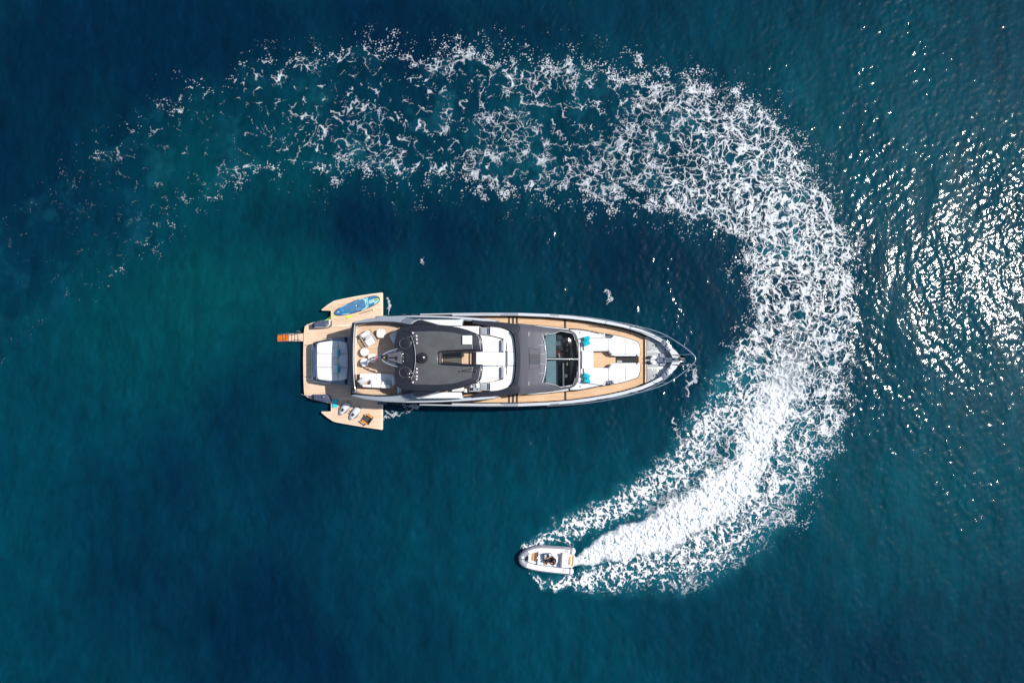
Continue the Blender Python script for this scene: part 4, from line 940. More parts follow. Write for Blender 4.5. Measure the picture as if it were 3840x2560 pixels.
# ---- anchor deck and bow
AX = list(np.linspace(at(2426, 1350, Z_ANC).x, HX[18][0] - .1, 14))
P = [Vector((x, YC + max(deck_edge(x, -.05), .02), Z_ANC + .01)) for x in AX] + [Vector((x, YC - max(deck_edge(x, -.05), .02), Z_ANC + .01)) for x in AX[::-1]]
ad = prism('anchor_deck', P, Z_DECK - .05, M_GEL, yacht)
prism('deck_margin', pts(ZD, [(1098, 440), (1112, 446), (1112, 1118), (1098, 1124)], Z_ANC + .03), Z_ANC - .05, M_TEAKM, yacht)
prism('windlass_plinth', pts(ZL, [(175, 612), (465, 612), (465, 1008), (175, 1008)], Z_ANC + .03), Z_ANC, M_HATCH, ad)
for s in (1, -1):
    g = (lambda L, z: pts(ZL, L, z)) if s > 0 else (lambda L, z: mir(pts(ZL, L, z)))
    fr = prism('locker_hatch', round_poly(g([(180, 262), (250, 268), (448, 400), (448, 606), (180, 606)], Z_ANC + .05), .04), Z_ANC, M_GEL, ad, bevel=.01)
    prism('hatch_lid', round_poly(g([(190, 280), (245, 280), (440, 410), (440, 585), (190, 585)], Z_ANC + .065), .04), Z_ANC, M_HATCH, fr, bevel=.008)
    for (u, v) in ((312, 556), (234, 296), (398, 392)):
        p = g([(u, v)], Z_ANC + .07)[0]; lathe('latch', [(.0, .01), (.035, .01), (.05, .02), (.06, .0)], (p.x, p.y, Z_ANC + .065), M_CHROME, fr, 12)
    ch = prism('chain_locker', round_poly(g([(484, 638), (668, 638), (740, 740), (740, 765), (484, 765)], Z_ANC + .07), .02), Z_ANC, M_BLACK, ad)
    prism('locker_window', g([(500, 652), (660, 652), (722, 745), (500, 745)], Z_ANC + .08), Z_ANC, mat('frosted_panel', (.26, .27, .34), .25, var=.25, scale=5, coat=.5), ch)
    for (u, v) in ((450, 415), (520, 445), (585, 500), (640, 560)): box('bulwark_bracket', g([(u, v)], 2.88)[0], (.07, .07, .10), M_DARK, yacht)
    # fairlead trays let into the flared bow
    q = g([(604, 272), (820, 480), (735, 600), (530, 380)], 3.04)
    for p in q: p.z = 3.04
    ft = prism('bow_fairlead', q, 2.6, mat('polished_tray', (.36, .38, .44), .22, metal=.7, var=.2, scale=6), yacht, bevel=.015)
    for (u, v, a, b, r) in ((620, 400, .07, .26, -25), (665, 445, .07, .26, -25), (625, 345, .06, .06, 0), (690, 405, .06, .06, 0), (750, 470, .06, .06, 0), (700, 520, .05, .22, -25)):
        p = g([(u, v)], 3.07)[0]; box('roller', (p.x, p.y, 3.06), (a, b, .05), M_CHROME if a < .065 or u < 640 else M_BLACK, ft, rz=math.radians(r * s))
    strip('bow_strake', [Vector((x, YC + s * (hull_w(x) - .01), 2.02)) for x in np.linspace(HX[8][0], HX[17][0], 24)], [Vector((x, YC + s * (hull_w(x) + .03), 1.98)) for x in np.linspace(HX[8][0], HX[17][0], 24)], .05, M_SILVER, yacht)
    # bow rail
rail = catmull(pts(ZD, [(520, 208), (700, 228), (880, 262), (1060, 304), (1200, 342), (1320, 384), (1430, 437), (1560, 516), (1700, 612), (1790, 690), (1830, 740), (1836, 772), (1820, 815), (1790, 850), (1700, 930), (1560, 1034), (1430, 1115), (1320, 1165), (1200, 1206), (1060, 1246), (880, 1290), (700, 1322), (520, 1344)], 3.75), 4)
br = tube_obj('bow_rail', rail, .03, M_CHROME, yacht)
for (a, b) in (((1430, 437), (1205, 436)), ((1430, 1115), (1210, 1114)), ((1795, 697), (1495, 708)), ((1790, 848), (1495, 848)), ((1020, 290), (870, 298)), ((1020, 1257), (875, 1256)), ((640, 222), (525, 210)), ((640, 1328), (525, 1340))):
    tube_obj('stanchion', [at(*ZD(*a), 3.75), at(*ZD(*b), 3.02)], .018, M_CHROME, br, 6)
for L in ([(1495, 708), (1560, 716), (1598, 718)], [(1495, 848), (1560, 856), (1590, 866)]): tube_obj('bow_cleat', pts(ZD, L, 3.06), .025, M_DARK, yacht)
# bow nose: silver deck plate either side of the anchor roller
for s in (1, -1):
    g = (lambda L, z: pts(ZL, L, z)) if s > 0 else (lambda L, z: mir(pts(ZL, L, z)))
    frustum('bow_plate', g([(752, 600), (822, 486), (900, 560), (985, 660), (1030, 735), (1030, 760), (830, 760), (800, 690)], 3.035), g([(752, 600), (822, 486), (900, 560), (985, 660), (1030, 735), (1030, 760), (830, 760), (800, 690)], 2.7), M_PALE, yacht, .02)
# windlasses, chain, roller and anchor
for s in (1, -1):
    yy = 812 - s * 62
    p = at(*ZL(285, yy), Z_ANC + .1)
    wl_ = box('windlass', (p.x + .12, p.y, Z_ANC + .12), (.42, .26, .16), M_GEL, ad, bevel=.05)
    p2 = at(*ZL(232, yy), Z_ANC + .2); lathe('gypsy', [(.0, .0), (.13, .0), (.13, .06), (.08, .10), (.10, .16), (.0, .18)], (p2.x, p2.y, Z_ANC + .08), M_BLACK, wl_, 16, 1.15, .85)
    p3 = at(*ZL(300, yy - s * 18), Z_ANC + .2); lathe('drum', [(.0, .0), (.07, .0), (.06, .10), (.08, .14), (.0, .15)], (p3.x, p3.y, Z_ANC + .16), M_CHROME, wl_, 12)
    ch_a, ch_b = at(*ZL(330, 812 - s * 28), Z_ANC + .12), at(*ZL(980, 812 - s * 14), 3.02)
    bm = bmesh.new()
    for k in range(34):
        c = ch_a.lerp(ch_b, k / 33.); add_box(bm, c, (.075, .045 if k % 2 else .018, .018 if k % 2 else .045), 0, None, .006)
    finish(bm, 'anchor_chain', M_CHROME, ad)
    tube_obj('roller_cheek', [at(*ZL(420, 812 - s * 52), Z_ANC + .1), at(*ZL(620, 812 - s * 50), 2.92), at(*ZL(850, 812 - s * 46), 3.03), at(*ZL(1020, 812 - s * 40), 3.06), at(*ZL(1160, 812 - s * 42), 2.9)], .028, M_CHROME, yacht, 6)
    tube_obj('trough_edge', [at(*ZL(480, 812 - s * 30), Z_ANC + .15), at(*ZL(840, 812 - s * 62), 3.02)], .02, M_BLACK, yacht, 6)
bm = bmesh.new(); add_box(bm, at(*ZL(600, 812), 2.80), (.05, .34, .06), 0, None, .01); add_box(bm, at(*ZL(625, 812), 2.81), (.04, .30, .06), 0, None, .01); add_box(bm, at(*ZL(430, 812), 2.58), (.06, .22, .06), 0, None, .01)
finish(bm, 'chain_stopper', M_BLACK, ad)
prism('anchor', pts(ZL, [(985, 760), (1010, 728), (1060, 742), (1085, 790), (1080, 830), (1030, 842), (985, 815)], 3.12), 2.7, mat('anchor_iron', (.05, .035, .028), .5, metal=.6), yacht, bevel=.03)
tube_obj('anchor_shank', pts(ZL, [(880, 800), (960, 802), (1100, 805), (1160, 805)], 3.08), .03, M_CHROME, yacht)
prism('roller_bed', pts(ZL, [(835, 762), (1000, 762), (1000, 860), (835, 868)], 3.0), 2.6, M_BLACK, yacht)

# ---- hardtop
ht_h = [(703, 712), (702, 480), (722, 380), (748, 292), (790, 266), (850, 245), (1000, 228), (1250, 220), (1400, 226), (1520, 240), (1640, 262), (1750, 290), (1880, 338), (1960, 378), (1982, 420), (1992, 480), (2004, 606), (1800, 610), (1600, 616), (1420, 624), (1375, 626), (1352, 640), (1346, 712)]
hz = 5.55
def ht(L, z): 
    a = pts(ZB, L, z); return a + mir(a)[::-1][1:-1] if abs(a[0].y - YC) < .03 else a + mir(a)[::-1]
yh = at(*ZB(1000, 712), hz).y
HT = pts(ZB, ht_h, hz)
HTm = [Vector((p.x, 2 * yh - p.y, p.z)) for p in HT]
def hmir(P): return [Vector((p.x, 2 * yh - p.y, p.z)) for p in P]
HTP = HT + HTm[-2:0:-1]
hardtop = prism('hardtop', HTP, 5.30, M_CHAR, yacht, bevel=.10, seg=3)
pan = [(1022, 712), (1018, 640), (1004, 520), (985, 420), (960, 342), (1000, 326), (1250, 318), (1400, 322), (1560, 338), (1700, 372), (1840, 420), (1850, 580), (1700, 586), (1420, 604), (1360, 612), (1326, 634), (1320, 712)]
PA = pts(ZB, pan, hz + .025); PAN = PA + hmir(PA)[-2:0:-1]
prism('roof_panel', PAN, 5.5, M_CHAR2, hardtop, bevel=.008)
for s in (1, -1):
    g = (lambda P: P) if s > 0 else hmir
    tube_obj('roof_edge_line', catmull(g(pts(ZB, [(1905, 372), (1935, 395), (1948, 440), (1960, 520), (1970, 590)], hz + .015)), 4), .016, M_PALE, hardtop, 6)
    tube_obj('roof_edge_line', g(pts(ZB, [(1842, 500), (1850, 575)], hz + .03)), .012, M_PALE, hardtop, 6)
    # recessed dome beds on the arch
    p = g(pts(ZB, [(872, 502)], hz))[0]
    db_ = lathe('antenna_bed', [(.0, .05), (.30, .05), (.36, .03), (.37, .0)], (p.x, p.y, hz + .02), M_BLACK, hardtop, 28)
    lathe('bed_ring', [(.30, .05), (.345, .065), (.37, .05), (.38, .02)], (p.x - .07, p.y, hz + .015), mat('matt_charcoal', (.030, .032, .040), .6), db_, 28)
# centre slot of the roof: upstand and glazed panel
us = strip('slot_upstand', catmull(pts(ZB, [(2000, 606), (1700, 616), (1420, 628), (1375, 634), (1362, 650), (1356, 712), (1360, 775), (1372, 792), (1420, 800), (1700, 812), (2000, 820)], hz + .05), 3), catmull(pts(ZB, [(2000, 618), (1700, 630), (1420, 650), (1402, 656), (1398, 670), (1396, 712), (1398, 758), (1404, 768), (1420, 774), (1700, 798), (2000, 808)], hz + .02), 3), .16, M_CHAR, hardtop)
gp = pts(ZB, [(1412, 660), (1690, 632), (1690, 796), (1420, 768)], hz - .02)
gpl = frustum('roof_glass', gp, [p - Vector((0, 0, .02)) for p in gp], M_GLASS, hardtop)
bm = bmesh.new(); add_tube(bm, gp + [gp[0]], .025, 6, False); finish(bm, 'glass_frame', M_BLACK, gpl)
# arch: ridge, radar on its silver pedestal, forked mast with lights
arch = tube_obj('radar_arch', catmull(pts(ZB, [(940, 380), (975, 470), (1000, 580), (1012, 712), (1000, 845), (975, 955), (940, 1045)], hz + .06), 4), .06, M_CHAR, hardtop)
tube_obj('arch_line', catmull(pts(ZB, [(945, 385), (982, 480), (1004, 590), (1012, 712), (1004, 835), (982, 945), (945, 1040)], hz + .125), 4), .016, M_PALE, arch, 6)
ped = frustum('radar_pedestal', round_poly(pts(ZB, [(604, 668), (640, 655), (782, 618), (800, 622), (802, 800), (782, 798), (640, 752), (604, 740)], 5.95), .04), round_poly(pts(ZB, [(590, 660), (640, 645), (800, 600), (830, 622), (830, 800), (800, 815), (640, 765), (590, 748)], 5.55), .04), M_PALE, hardtop, .02)
ped.data.materials.clear(); ped.data.materials.append(mat('gunmetal', (.13, .13, .145), .35, metal=.4))
bm = bmesh.new(); add_box(bm, at(*ZB(690, 708), 6.02), (.52, .07, .06), 0, None, .02); add_box(bm, at(*ZB(735, 714), 6.03), (.10, .26, .07), 0, None, .02); add_box(bm, at(*ZB(632, 708), 6.0), (.09, .09, .08), 0, None, .02)
finish(bm, 'radar_scanner', M_BLACK, ped)
p = at(*ZB(830, 705), 5.8); lathe('radome', [(.34, .0), (.34, .08), (.28, .14), (.0, .16)], (p.x, p.y, 5.57), M_BLACK, hardtop, 28)
for v in (650, 705, 762):
    p = at(*ZB(828, v), 5.8); lathe('nav_lamp', [(.0, .0), (.035, .0), (.035, .05), (.0, .07)], (p.x, p.y, 5.72), M_CHROME, hardtop, 10)
prism('pedestal_fin', round_poly(pts(ZB, [(556, 712), (575, 672), (604, 660), (608, 748), (580, 745), (560, 726)], 5.9), .03), 5.4, M_BLACK, hardtop)
mast = None
for s in (1, -1):
    g = (lambda P: P) if s > 0 else hmir
    q = catmull(g(pts(ZB, [(512, 690), (530, 660), (580, 628), (650, 600), (745, 572)], 5.85)), 4); q2 = catmull(g(pts(ZB, [(535, 700), (552, 674), (600, 645), (660, 618), (745, 590)], 5.85)), 4)
    a_ = strip('mast_arm', q, [x_.lerp(y_, .62) for x_, y_ in zip(q, q2)], .10, M_SILVER, hardtop)
    bm = bmesh.new()
    for (u, v) in ((612, 640), (655, 612), (690, 606), (715, 600)): add_box(bm, g(pts(ZB, [(u, v + 12)], 5.9))[0], (.14, .05, .06), .3 * s, None, .01)
    finish(bm, 'loud_hailer', M_CHROME, a_)
box('mast_head', at(*ZB(530, 696), 5.95), (.22, .22, .16), M_BLACK, hardtop, bevel=.03)
lens = at(*ZB(552, 706), 5.98); lathe('lamp_lens', [(.0, .0), (.04, .0), (.04, .06), (.0, .08)], lens, mat('amber_lens', (.55, .50, .10), .3), hardtop, 10)
bm = bmesh.new(); add_box(bm, at(*ZB(480, 695), 5.9), (.18, .12, .10), 0, None, .02); add_box(bm, at(*ZB(470, 722), 5.9), (.10, .06, .08), .3, None, .01); add_tube(bm, [at(*ZB(440, 690), 5.95), at(*ZB(510, 700), 5.95)], .02); finish(bm, 'flag_bracket', M_CHROME, hardtop)
prism('pennant', pts(ZB, [(430, 706), (452, 704), (448, 742), (432, 738)], 5.85), 5.83, mat('red_cloth_flag', (.45, .03, .07), .8), hardtop)
tube_obj('flag_staff', [at(*ZB(440, 690), 5.8), at(*ZB(320, 745), 5.0)], .018, M_DARK, hardtop, 6)
tube_obj('mast_stay', [at(*ZB(520, 720), 5.6), at(*ZB(560, 712), 5.5)], .04, M_DARK, hardtop, 6)
# thin black rods leaning aft from small lamp and antenna bases
for (u, v, du, dv) in ((970, 345, -105, -48), (1025, 390, -130, 18), (1028, 440, -105, 22), (1030, 495, -45, 5), (1028, 872, -38, 4), (1030, 922, -142, 26), (1030, 980, -140, 22), (1025, 1024, -190, 30), (970, 1070, -215, 40)):
    b_ = at(*ZB(u, v), hz + .06); e_ = at(*ZB(u + du, v + dv), hz + .30)
    an = tube_obj('thin_rod', [b_, b_.lerp(e_, .5), e_], [.028, .022, .014], M_BLACK, hardtop, 6)
    lathe('antenna_base', [(.0, .0), (.07, .0), (.06, .06), (.03, .10), (.0, .11)], (b_.x, b_.y, hz + .02), mat('pink_white_lamp', (.80, .74, .76), .3), an, 10)
p = at(*ZB(1112, 712), hz + .1); lathe('satellite_dome', [(.34, .0), (.34, .10), (.31, .22), (.22, .31), (.11, .36), (.0, .375)], (p.x, p.y, hz + .02), M_BLACK, hardtop, 28)
q = round_poly(pts(ZB, [(1700, 382), (1842, 382), (1842, 512), (1700, 512)], hz + .17), .03); prism('white_locker', q, hz, M_GEL, hardtop, bevel=.015)
for P, r in (([(1660, 910, .05), (1960, 842, .40)], .018), ([(1660, 910, .05), (1898, 912, .10)], .022), ([(1960, 832, .06), (2212, 828, .10)], .020)):
    tube_obj('antenna_pole', [at(*ZB(u, v), hz + z) for u, v, z in P], r, M_BLACK if P[0][0] < 1900 else M_CHROME, hardtop, 6)
for (u, v) in ((1660, 910), (1900, 912), (2212, 828)):
    p = at(*ZB(u, v), hz + .1); lathe('antenna_foot', [(.0, .0), (.05, .0), (.05, .06), (.0, .08)], (p.x, p.y, hz + .02 if u < 2000 else hz + .06), M_BLACK, hardtop, 10)
for (u, v) in ((1125, 338), (1215, 632), (1268, 630)):
    p = at(*ZB(u, v), hz); lathe('roof_stud', [(.0, .03), (.03, .03), (.04, .0)], (p.x, p.y, hz + .02), M_CHROME, hardtop, 8)
# the arch's bulging aft lip
# ------------------------------------------------------------------ loose things on the yacht
def frame_at(Z, u, v, z, du, dv):
    """a spot at zoom pixel (u, v), height z; local +x points along the picture direction (du, dv)"""
    o = at(*Z(u, v), z); a = math.atan2(-dv, du)
    def W(x, y, zz=0.): return Vector((o.x + x * math.cos(a) - y * math.sin(a), o.y + x * math.sin(a) + y * math.cos(a), o.z + zz))
    return o, a, W
# ---- armchairs: wooden frame with slatted sides, white cushions
M_FRAME = mat('pale_wood', (.58, .43, .28), .5, var=.15, scale=6)
M_TBL = mat('cream_lacquer', (.80, .70, .61), .4, var=.03)
def armchair(Z, u, v, du, dv, label, sc=1.):
    o, a, W = frame_at(Z, u, v, Z_FLY, du, dv)
    e = empty('armchair', o, label, 'armchair', 'slatted armchairs on the upper deck', a)
    def B(name, x, y, z, sx, sy, sz, m, par=e, tilt=None, bevel=.02): return box(name, W(x * sc, y * sc, z * sc), (sx * sc, sy * sc, sz * sc), m, par, a, tilt, bevel)
    B('seat_frame', 0, 0, .22, .86, .72, .06, M_FRAME)
    for sx in (-.38, .38):
        for sy in (-.36, .36): B('leg', sx, sy, .12, .05, .04, .24, M_FRAME)
    for sy in (-.39, .39):
        B('arm_rail', 0, sy, .60, .92, .05, .035, M_FRAME, bevel=.008)
        for k in range(11): B('slat', -.40 + k * .08, sy, .41, .035, .022, .36, M_DARK, bevel=0)
    B('back_frame', -.43, 0, .48, .05, .74, .50, M_FRAME)
    B('seat_cushion', .04, 0, .34, .78, .68, .18, M_CUSH, bevel=.06)
    B('back_cushion', -.30, 0, .60, .20, .66, .42, M_CUSH, tilt=ry(-14), bevel=.07)
    pillow('pillow', W(-.10 * sc, .02, .56 * sc), .42, .44, .16, mat('grey_linen', (.50, .50, .50), .9, var=.05, bump=.3), e, a, ry(-38))
    return e
armchair(ZH, 425, 440, 130, 200, 'white cushioned armchair with slatted wooden sides, in the sun by the round stools')
armchair(ZH, 930, 400, -200, 100, 'white armchair mostly hidden beneath the aft edge of the black hardtop', .95)
# ---- small tables and round stools
o = at(*ZH(630, 342), Z_FLY + .45)
t = empty('side_table', (o.x, o.y, Z_FLY), 'cream rounded side table next to the sunlit armchair', 'table')
sq = [Vector((o.x + .29 * math.copysign(abs(math.cos(k)) ** .62, math.cos(k)), o.y + .29 * math.copysign(abs(math.sin(k)) ** .62, math.sin(k)), Z_FLY + .45)) for k in np.linspace(0, 2 * math.pi, 33)[:-1]]
prism('table_top', sq, Z_FLY + .41, M_TBL, t, bevel=.012)
lathe('pedestal', [(.0, .0), (.20, .0), (.19, .02), (.05, .06), (.05, .41), (.0, .41)], (o.x, o.y, Z_FLY), M_TBL, t)
o = at(*ZH(462, 795), Z_FLY + .40)
t = empty('coffee_table', (o.x, o.y, Z_FLY), 'pale rounded coffee table half in shade between the two stools and the mast', 'table')
sq = [Vector((o.x + .26 * math.copysign(abs(math.cos(k)) ** .5, math.cos(k)), o.y + .29 * math.copysign(abs(math.sin(k)) ** .5, math.sin(k)), Z_FLY + .40)) for k in np.linspace(0, 2 * math.pi, 33)[:-1]]
prism('table_top', sq, Z_FLY + .36, M_TBL, t, bevel=.012)
lathe('pedestal', [(.0, .0), (.18, .0), (.17, .02), (.05, .06), (.05, .36), (.0, .36)], (o.x, o.y, Z_FLY), M_TBL, t)
for (u, v, lab) in ((322, 683, 'round white padded stool nearer the slatted armchair'), (320, 873, 'round white padded stool nearer the sofa, crossed by a thin shadow')):
    o = at(*ZH(u, v), Z_FLY + .42)
    s_ = empty('round_stool', (o.x, o.y, Z_FLY), lab, 'stool', 'round stools on the upper deck')
    lathe('seat_pad', [(.24, .26), (.275, .30), (.275, .38), (.25, .415), (.0, .43)], (o.x, o.y, Z_FLY), M_CUSH, s_, 28)
    lathe('base', [(.0, .0), (.20, .0), (.22, .04), (.25, .26), (.0, .26)], (o.x, o.y, Z_FLY), M_FRAME, s_, 28)
# ---- sofa
o = at(*ZH(538, 1210), Z_FLY)
sofa = empty('sofa', (o.x, o.y, Z_FLY), 'long white sofa with loose pillows along the side of the upper deck', 'sofa')
def SP(L, z): return pts(ZH, L, z)
prism('plinth', round_poly(SP([(210, 1115), (240, 1085), (860, 1100), (878, 1130), (872, 1330), (845, 1352), (260, 1335), (215, 1300)], Z_FLY + .20), .08), Z_FLY, M_FRAME, sofa, bevel=.02)
prism('seat_cushion', round_poly(SP([(240, 1075), (545, 1074), (545, 1225), (232, 1215)], Z_FLY + .44), .06), Z_FLY + .2, M_CUSH, sofa, bevel=.06, seg=3)
prism('seat_cushion', round_poly(SP([(551, 1074), (850, 1094), (850, 1250), (551, 1225)], Z_FLY + .44), .06), Z_FLY + .2, M_CUSH, sofa, bevel=.06, seg=3)
prism('back_cushion', round_poly(SP([(285, 1280), (450, 1282), (450, 1335), (290, 1325)], Z_FLY + .78), .06), Z_FLY + .2, M_CUSH, sofa, bevel=.06, seg=3)
prism('back_cushion', round_poly(SP([(455, 1270), (620, 1276), (620, 1342), (455, 1335)], Z_FLY + .78), .06), Z_FLY + .2, M_CUSH, sofa, bevel=.06, seg=3)
prism('back_cushion', round_poly(SP([(625, 1270), (790, 1285), (785, 1350), (625, 1344)], Z_FLY + .78), .06), Z_FLY + .2, M_CUSH, sofa, bevel=.06, seg=3)
prism('armrest', round_poly(SP([(822, 1150), (868, 1130), (868, 1290), (832, 1300)], Z_FLY + .66), .06), Z_FLY + .2, M_CUSH, sofa, bevel=.06, seg=3)
for (u, v, sx, sy, r, m, lab) in ((285, 1225, .50, .46, 35, mat('grey_linen', (.5, .5, .5), .9), 'pale grey pillow at the open end of the long white sofa'), (530, 1245, .72, .42, -8, M_CUSH, 'white oblong pillow in the middle of the long sofa'),
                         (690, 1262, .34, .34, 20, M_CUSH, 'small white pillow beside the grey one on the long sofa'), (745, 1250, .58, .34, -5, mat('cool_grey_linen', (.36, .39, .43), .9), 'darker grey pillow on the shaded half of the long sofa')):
    p = at(*ZH(u, v), Z_FLY + .66)
    tag(pillow('pillow', (p.x, p.y, Z_FLY + .60), sx, sy, .18, m, None, math.radians(r), rx(28)), lab, 'pillow')
# ---- pillows on the aft sun pad: a white one leaning on a teal one, twice
for (u, v, w_) in ((640, 712, 'upper'), (640, 872, 'lower')):
    side = 'nearer the paddleboard' if w_ == 'upper' else 'farther from the paddleboard'
    p = at(*ZA(u, v), 1.75); tag(pillow('pillow', (p.x, p.y, 1.74), .44, .56, .16, mat('white_linen', (.66, .66, .66), .9), None, 0, ry(-25)), 'pale pillow before a teal one on the aft sun pad, ' + side, 'pillow')
    p = at(*ZA(u + 32, v - 2), 1.8); tag(pillow('pillow', (p.x, p.y, 1.80), .34, .60, .16, M_TEAL, None, 0, ry(-55)), 'teal pillow on the aft sun pad, ' + side, 'pillow')
# ---- four teal cushions on the foredeck lounge
for (u, v, sx, sy, r, tl, lab) in ((235, 464, .46, .30, 14, rx(30), 'teal pillow tucked behind another at the upper corner of the bow lounge'), (230, 533, .50, .36, 20, rx(-14), 'teal pillow lying in front at the upper corner of the bow lounge'),
                           (232, 1018, .48, .34, -22, rx(14), 'teal pillow lying in front at the lower corner of the bow lounge'), (240, 1088, .46, .28, -10, rx(-30), 'teal pillow tucked behind another at the lower corner of the bow lounge')):
    p = at(*ZD(u, v), 3.08); tag(pillow('pillow', (p.x, p.y, 3.07), sx, sy, .15, M_TEAL, None, math.radians(r), tl), lab, 'pillow')
# ---- white bolsters on the forward lounge
for (v, lab) in ((575, 'white bolster with grey underside on the upper deck sun pad, nearer the square white locker'), (970, 'white bolster with grey underside on the upper deck sun pad, nearer the helm')):
    p = at(*ZC(345, v), 4.0)
    e = empty('bolster', (p.x, p.y, 3.84), lab, 'bolster')
    box('pad', (p.x + .04, p.y, 3.98), (.26, .82, .26), M_CUSH, e, bevel=.09)
    box('backing', (p.x - .13, p.y, 3.96), (.10, .78, .22), mat('mid_grey_fabric', (.22, .23, .25), .9), e, bevel=.03)
# ---- paddleboard
zt = Z_PLAT + .045
sup = empty('paddleboard', at(*ZS(1150, 590), zt), 'blue inflatable paddleboard with mint bands lying on the open terrace', 'paddleboard')
SUPL = [(40, 930), (150, 790), (320, 680), (650, 515), (1000, 370), (1300, 270), (1500, 215), (1700, 165), (1900, 118), (2050, 105), (2180, 140), (2250, 200), (2275, 290), (2230, 400), (2130, 490), (2000, 570), (1800, 665), (1500, 795), (1200, 905), (900, 985), (600, 1045), (350, 1075), (150, 1065), (60, 1000)]
so = catmull(pts(ZS, SUPL, zt + .12), 3, True)
prism('board', so, zt, mat('navy_rail', (.03, .055, .13), .45), sup, bevel=.035, seg=3)
def dec(name, L, m, dz): return prism(name, pts(ZS, L, zt + .12 + dz), zt + .115, m, sup)
M_SB = mat('board_blue', (.022, .16, .33), .5, var=.12, scale=4); M_SB2 = mat('pad_blue', (.055, .165, .30), .85, var=.10, scale=5); M_MINT = mat('mint_print', (.34, .62, .60), .5); M_SEA = mat('sea_print', (.16, .50, .52), .5)
dec('deck_print', [(75, 930), (330, 715), (660, 545), (1010, 400), (1310, 300), (1500, 245), (1900, 145), (2050, 135), (2160, 165), (2225, 215), (2245, 290), (2205, 380), (2110, 465), (1980, 545), (1490, 765), (1190, 875), (890, 955), (600, 1015), (350, 1045), (160, 1035), (85, 985)], M_SB, .003)
dec('mint_band', [(1230, 318), (1450, 232), (1640, 300), (1600, 500), (1660, 690), (1620, 745), (1390, 825), (1380, 800), (1600, 690), (1520, 460), (1440, 270), (1240, 330)], M_MINT, .006)
dec('mint_band', [(1520, 238), (1690, 190), (1720, 420), (1720, 680), (1650, 690), (1650, 480)], M_SEA, .005)
dec('mint_band', [(330, 700), (650, 530), (670, 548), (350, 712)], M_MINT, .006)
dec('mint_band', [(430, 1020), (800, 962), (780, 1000), (450, 1045)], M_MINT, .006)
dec('deck_pad', [(560, 690), (700, 545), (1040, 395), (1380, 290), (1450, 280), (1520, 340), (1600, 600), (1590, 680), (1540, 720), (1200, 850), (900, 890), (660, 905), (570, 820)], M_SB2, .010)
dec('tail_pad', [(280, 760), (560, 690), (570, 820), (660, 905), (800, 940), (420, 1005), (330, 960), (260, 850)], mat('tail_blue', (.012, .16, .34), .6), .008)
dec('name_patch', [(1745, 345), (2040, 245), (2060, 400), (1765, 515)], M_MINT, .007)
dec('nose_patch', [(2030, 420), (2240, 270), (2240, 360), (2120, 465), (1990, 555)], M_MINT, .006)
dec('grab_handle', [(2010, 285), (2215, 205), (2235, 255), (2210, 300), (2025, 360)], M_DARK, .016)
dec('handle_pad', [(2035, 290), (2200, 232), (2212, 275), (2045, 332)], mat('lime_plastic', (.50, .90, .08), .5), .022)
for (u, v) in ((1045, 470), (1105, 440), (1165, 415), (1140, 785), (1210, 760), (1280, 740), (390, 840), (440, 830), (490, 815)):
    dec('grip_mark', [(u - 20, v - 45), (u - 8, v - 48), (u + 22, v + 42), (u + 10, v + 46)], mat('pale_blue_print', (.22, .42, .60), .6), .014)
for k in range(5): dec('printed_letter', [(1800 + 40 * k, 365 - 12 * k), (1822 + 40 * k, 359 - 12 * k), (1826 + 40 * k, 402 - 12 * k), (1804 + 40 * k, 408 - 12 * k)], mat('grey_print', (.22, .34, .36), .6), .010)
p = at(*ZS(1130, 605), zt + .14); box('carry_handle', (p.x, p.y, zt + .14), (.09, .07, .03), M_GEL, sup, .3); p = at(*ZS(1195, 610), zt + .14); box('carry_strap', (p.x, p.y, zt + .14), (.08, .13, .02), M_DARK, sup, .5)
p = at(*ZS(235, 905), zt + .14); lathe('leash_plug', [(.0, .0), (.05, .0), (.04, .03), (.0, .04)], (p.x, p.y, zt + .12), M_GEL, sup, 12)
# ---- paddle
pad = empty('paddle', at(*ZS(1200, 1000), zt), 'lime green paddle with dark shaft lying beside the paddleboard', 'paddle')
M_LIME = mat('lime_blade', (.55, .88, .01), .45)
prism('blade', catmull(pts(ZS, [(900, 1105), (820, 1180), (740, 1225), (660, 1220), (615, 1180), (640, 1125), (720, 1100), (820, 1092)], zt + .06), 3, True), zt + .03, M_LIME, pad, bevel=.01)
tube_obj('lower_shaft', pts(ZS, [(880, 1100), (1060, 1050), (1245, 1002)], zt + .05), .022, mat('lime_pale', (.66, .78, .22), .5), pad)
tube_obj('upper_shaft', pts(ZS, [(1245, 1002), (1900, 805)], zt + .05), .017, mat('brown_shaft', (.09, .045, .02), .5), pad)
tube_obj('grip', pts(ZS, [(1935, 745), (1945, 800), (1960, 830)], zt + .05), .03, M_LIME, pad)
tag(tube_obj('leash', catmull([at(*ZF(1262, 538), zt + .06), at(*ZF(1220, 552), zt + .05), at(*ZF(1185, 572), zt + .07), at(*ZF(1130, 608), .85), at(*ZF(1075, 640), 1.02), at(*ZF(1050, 655), 1.03)], 4), .018, mat('green_rope', (.22, .75, .06), .6), None), 'bright green leash from the paddleboard to the grey mooring tray', 'leash')
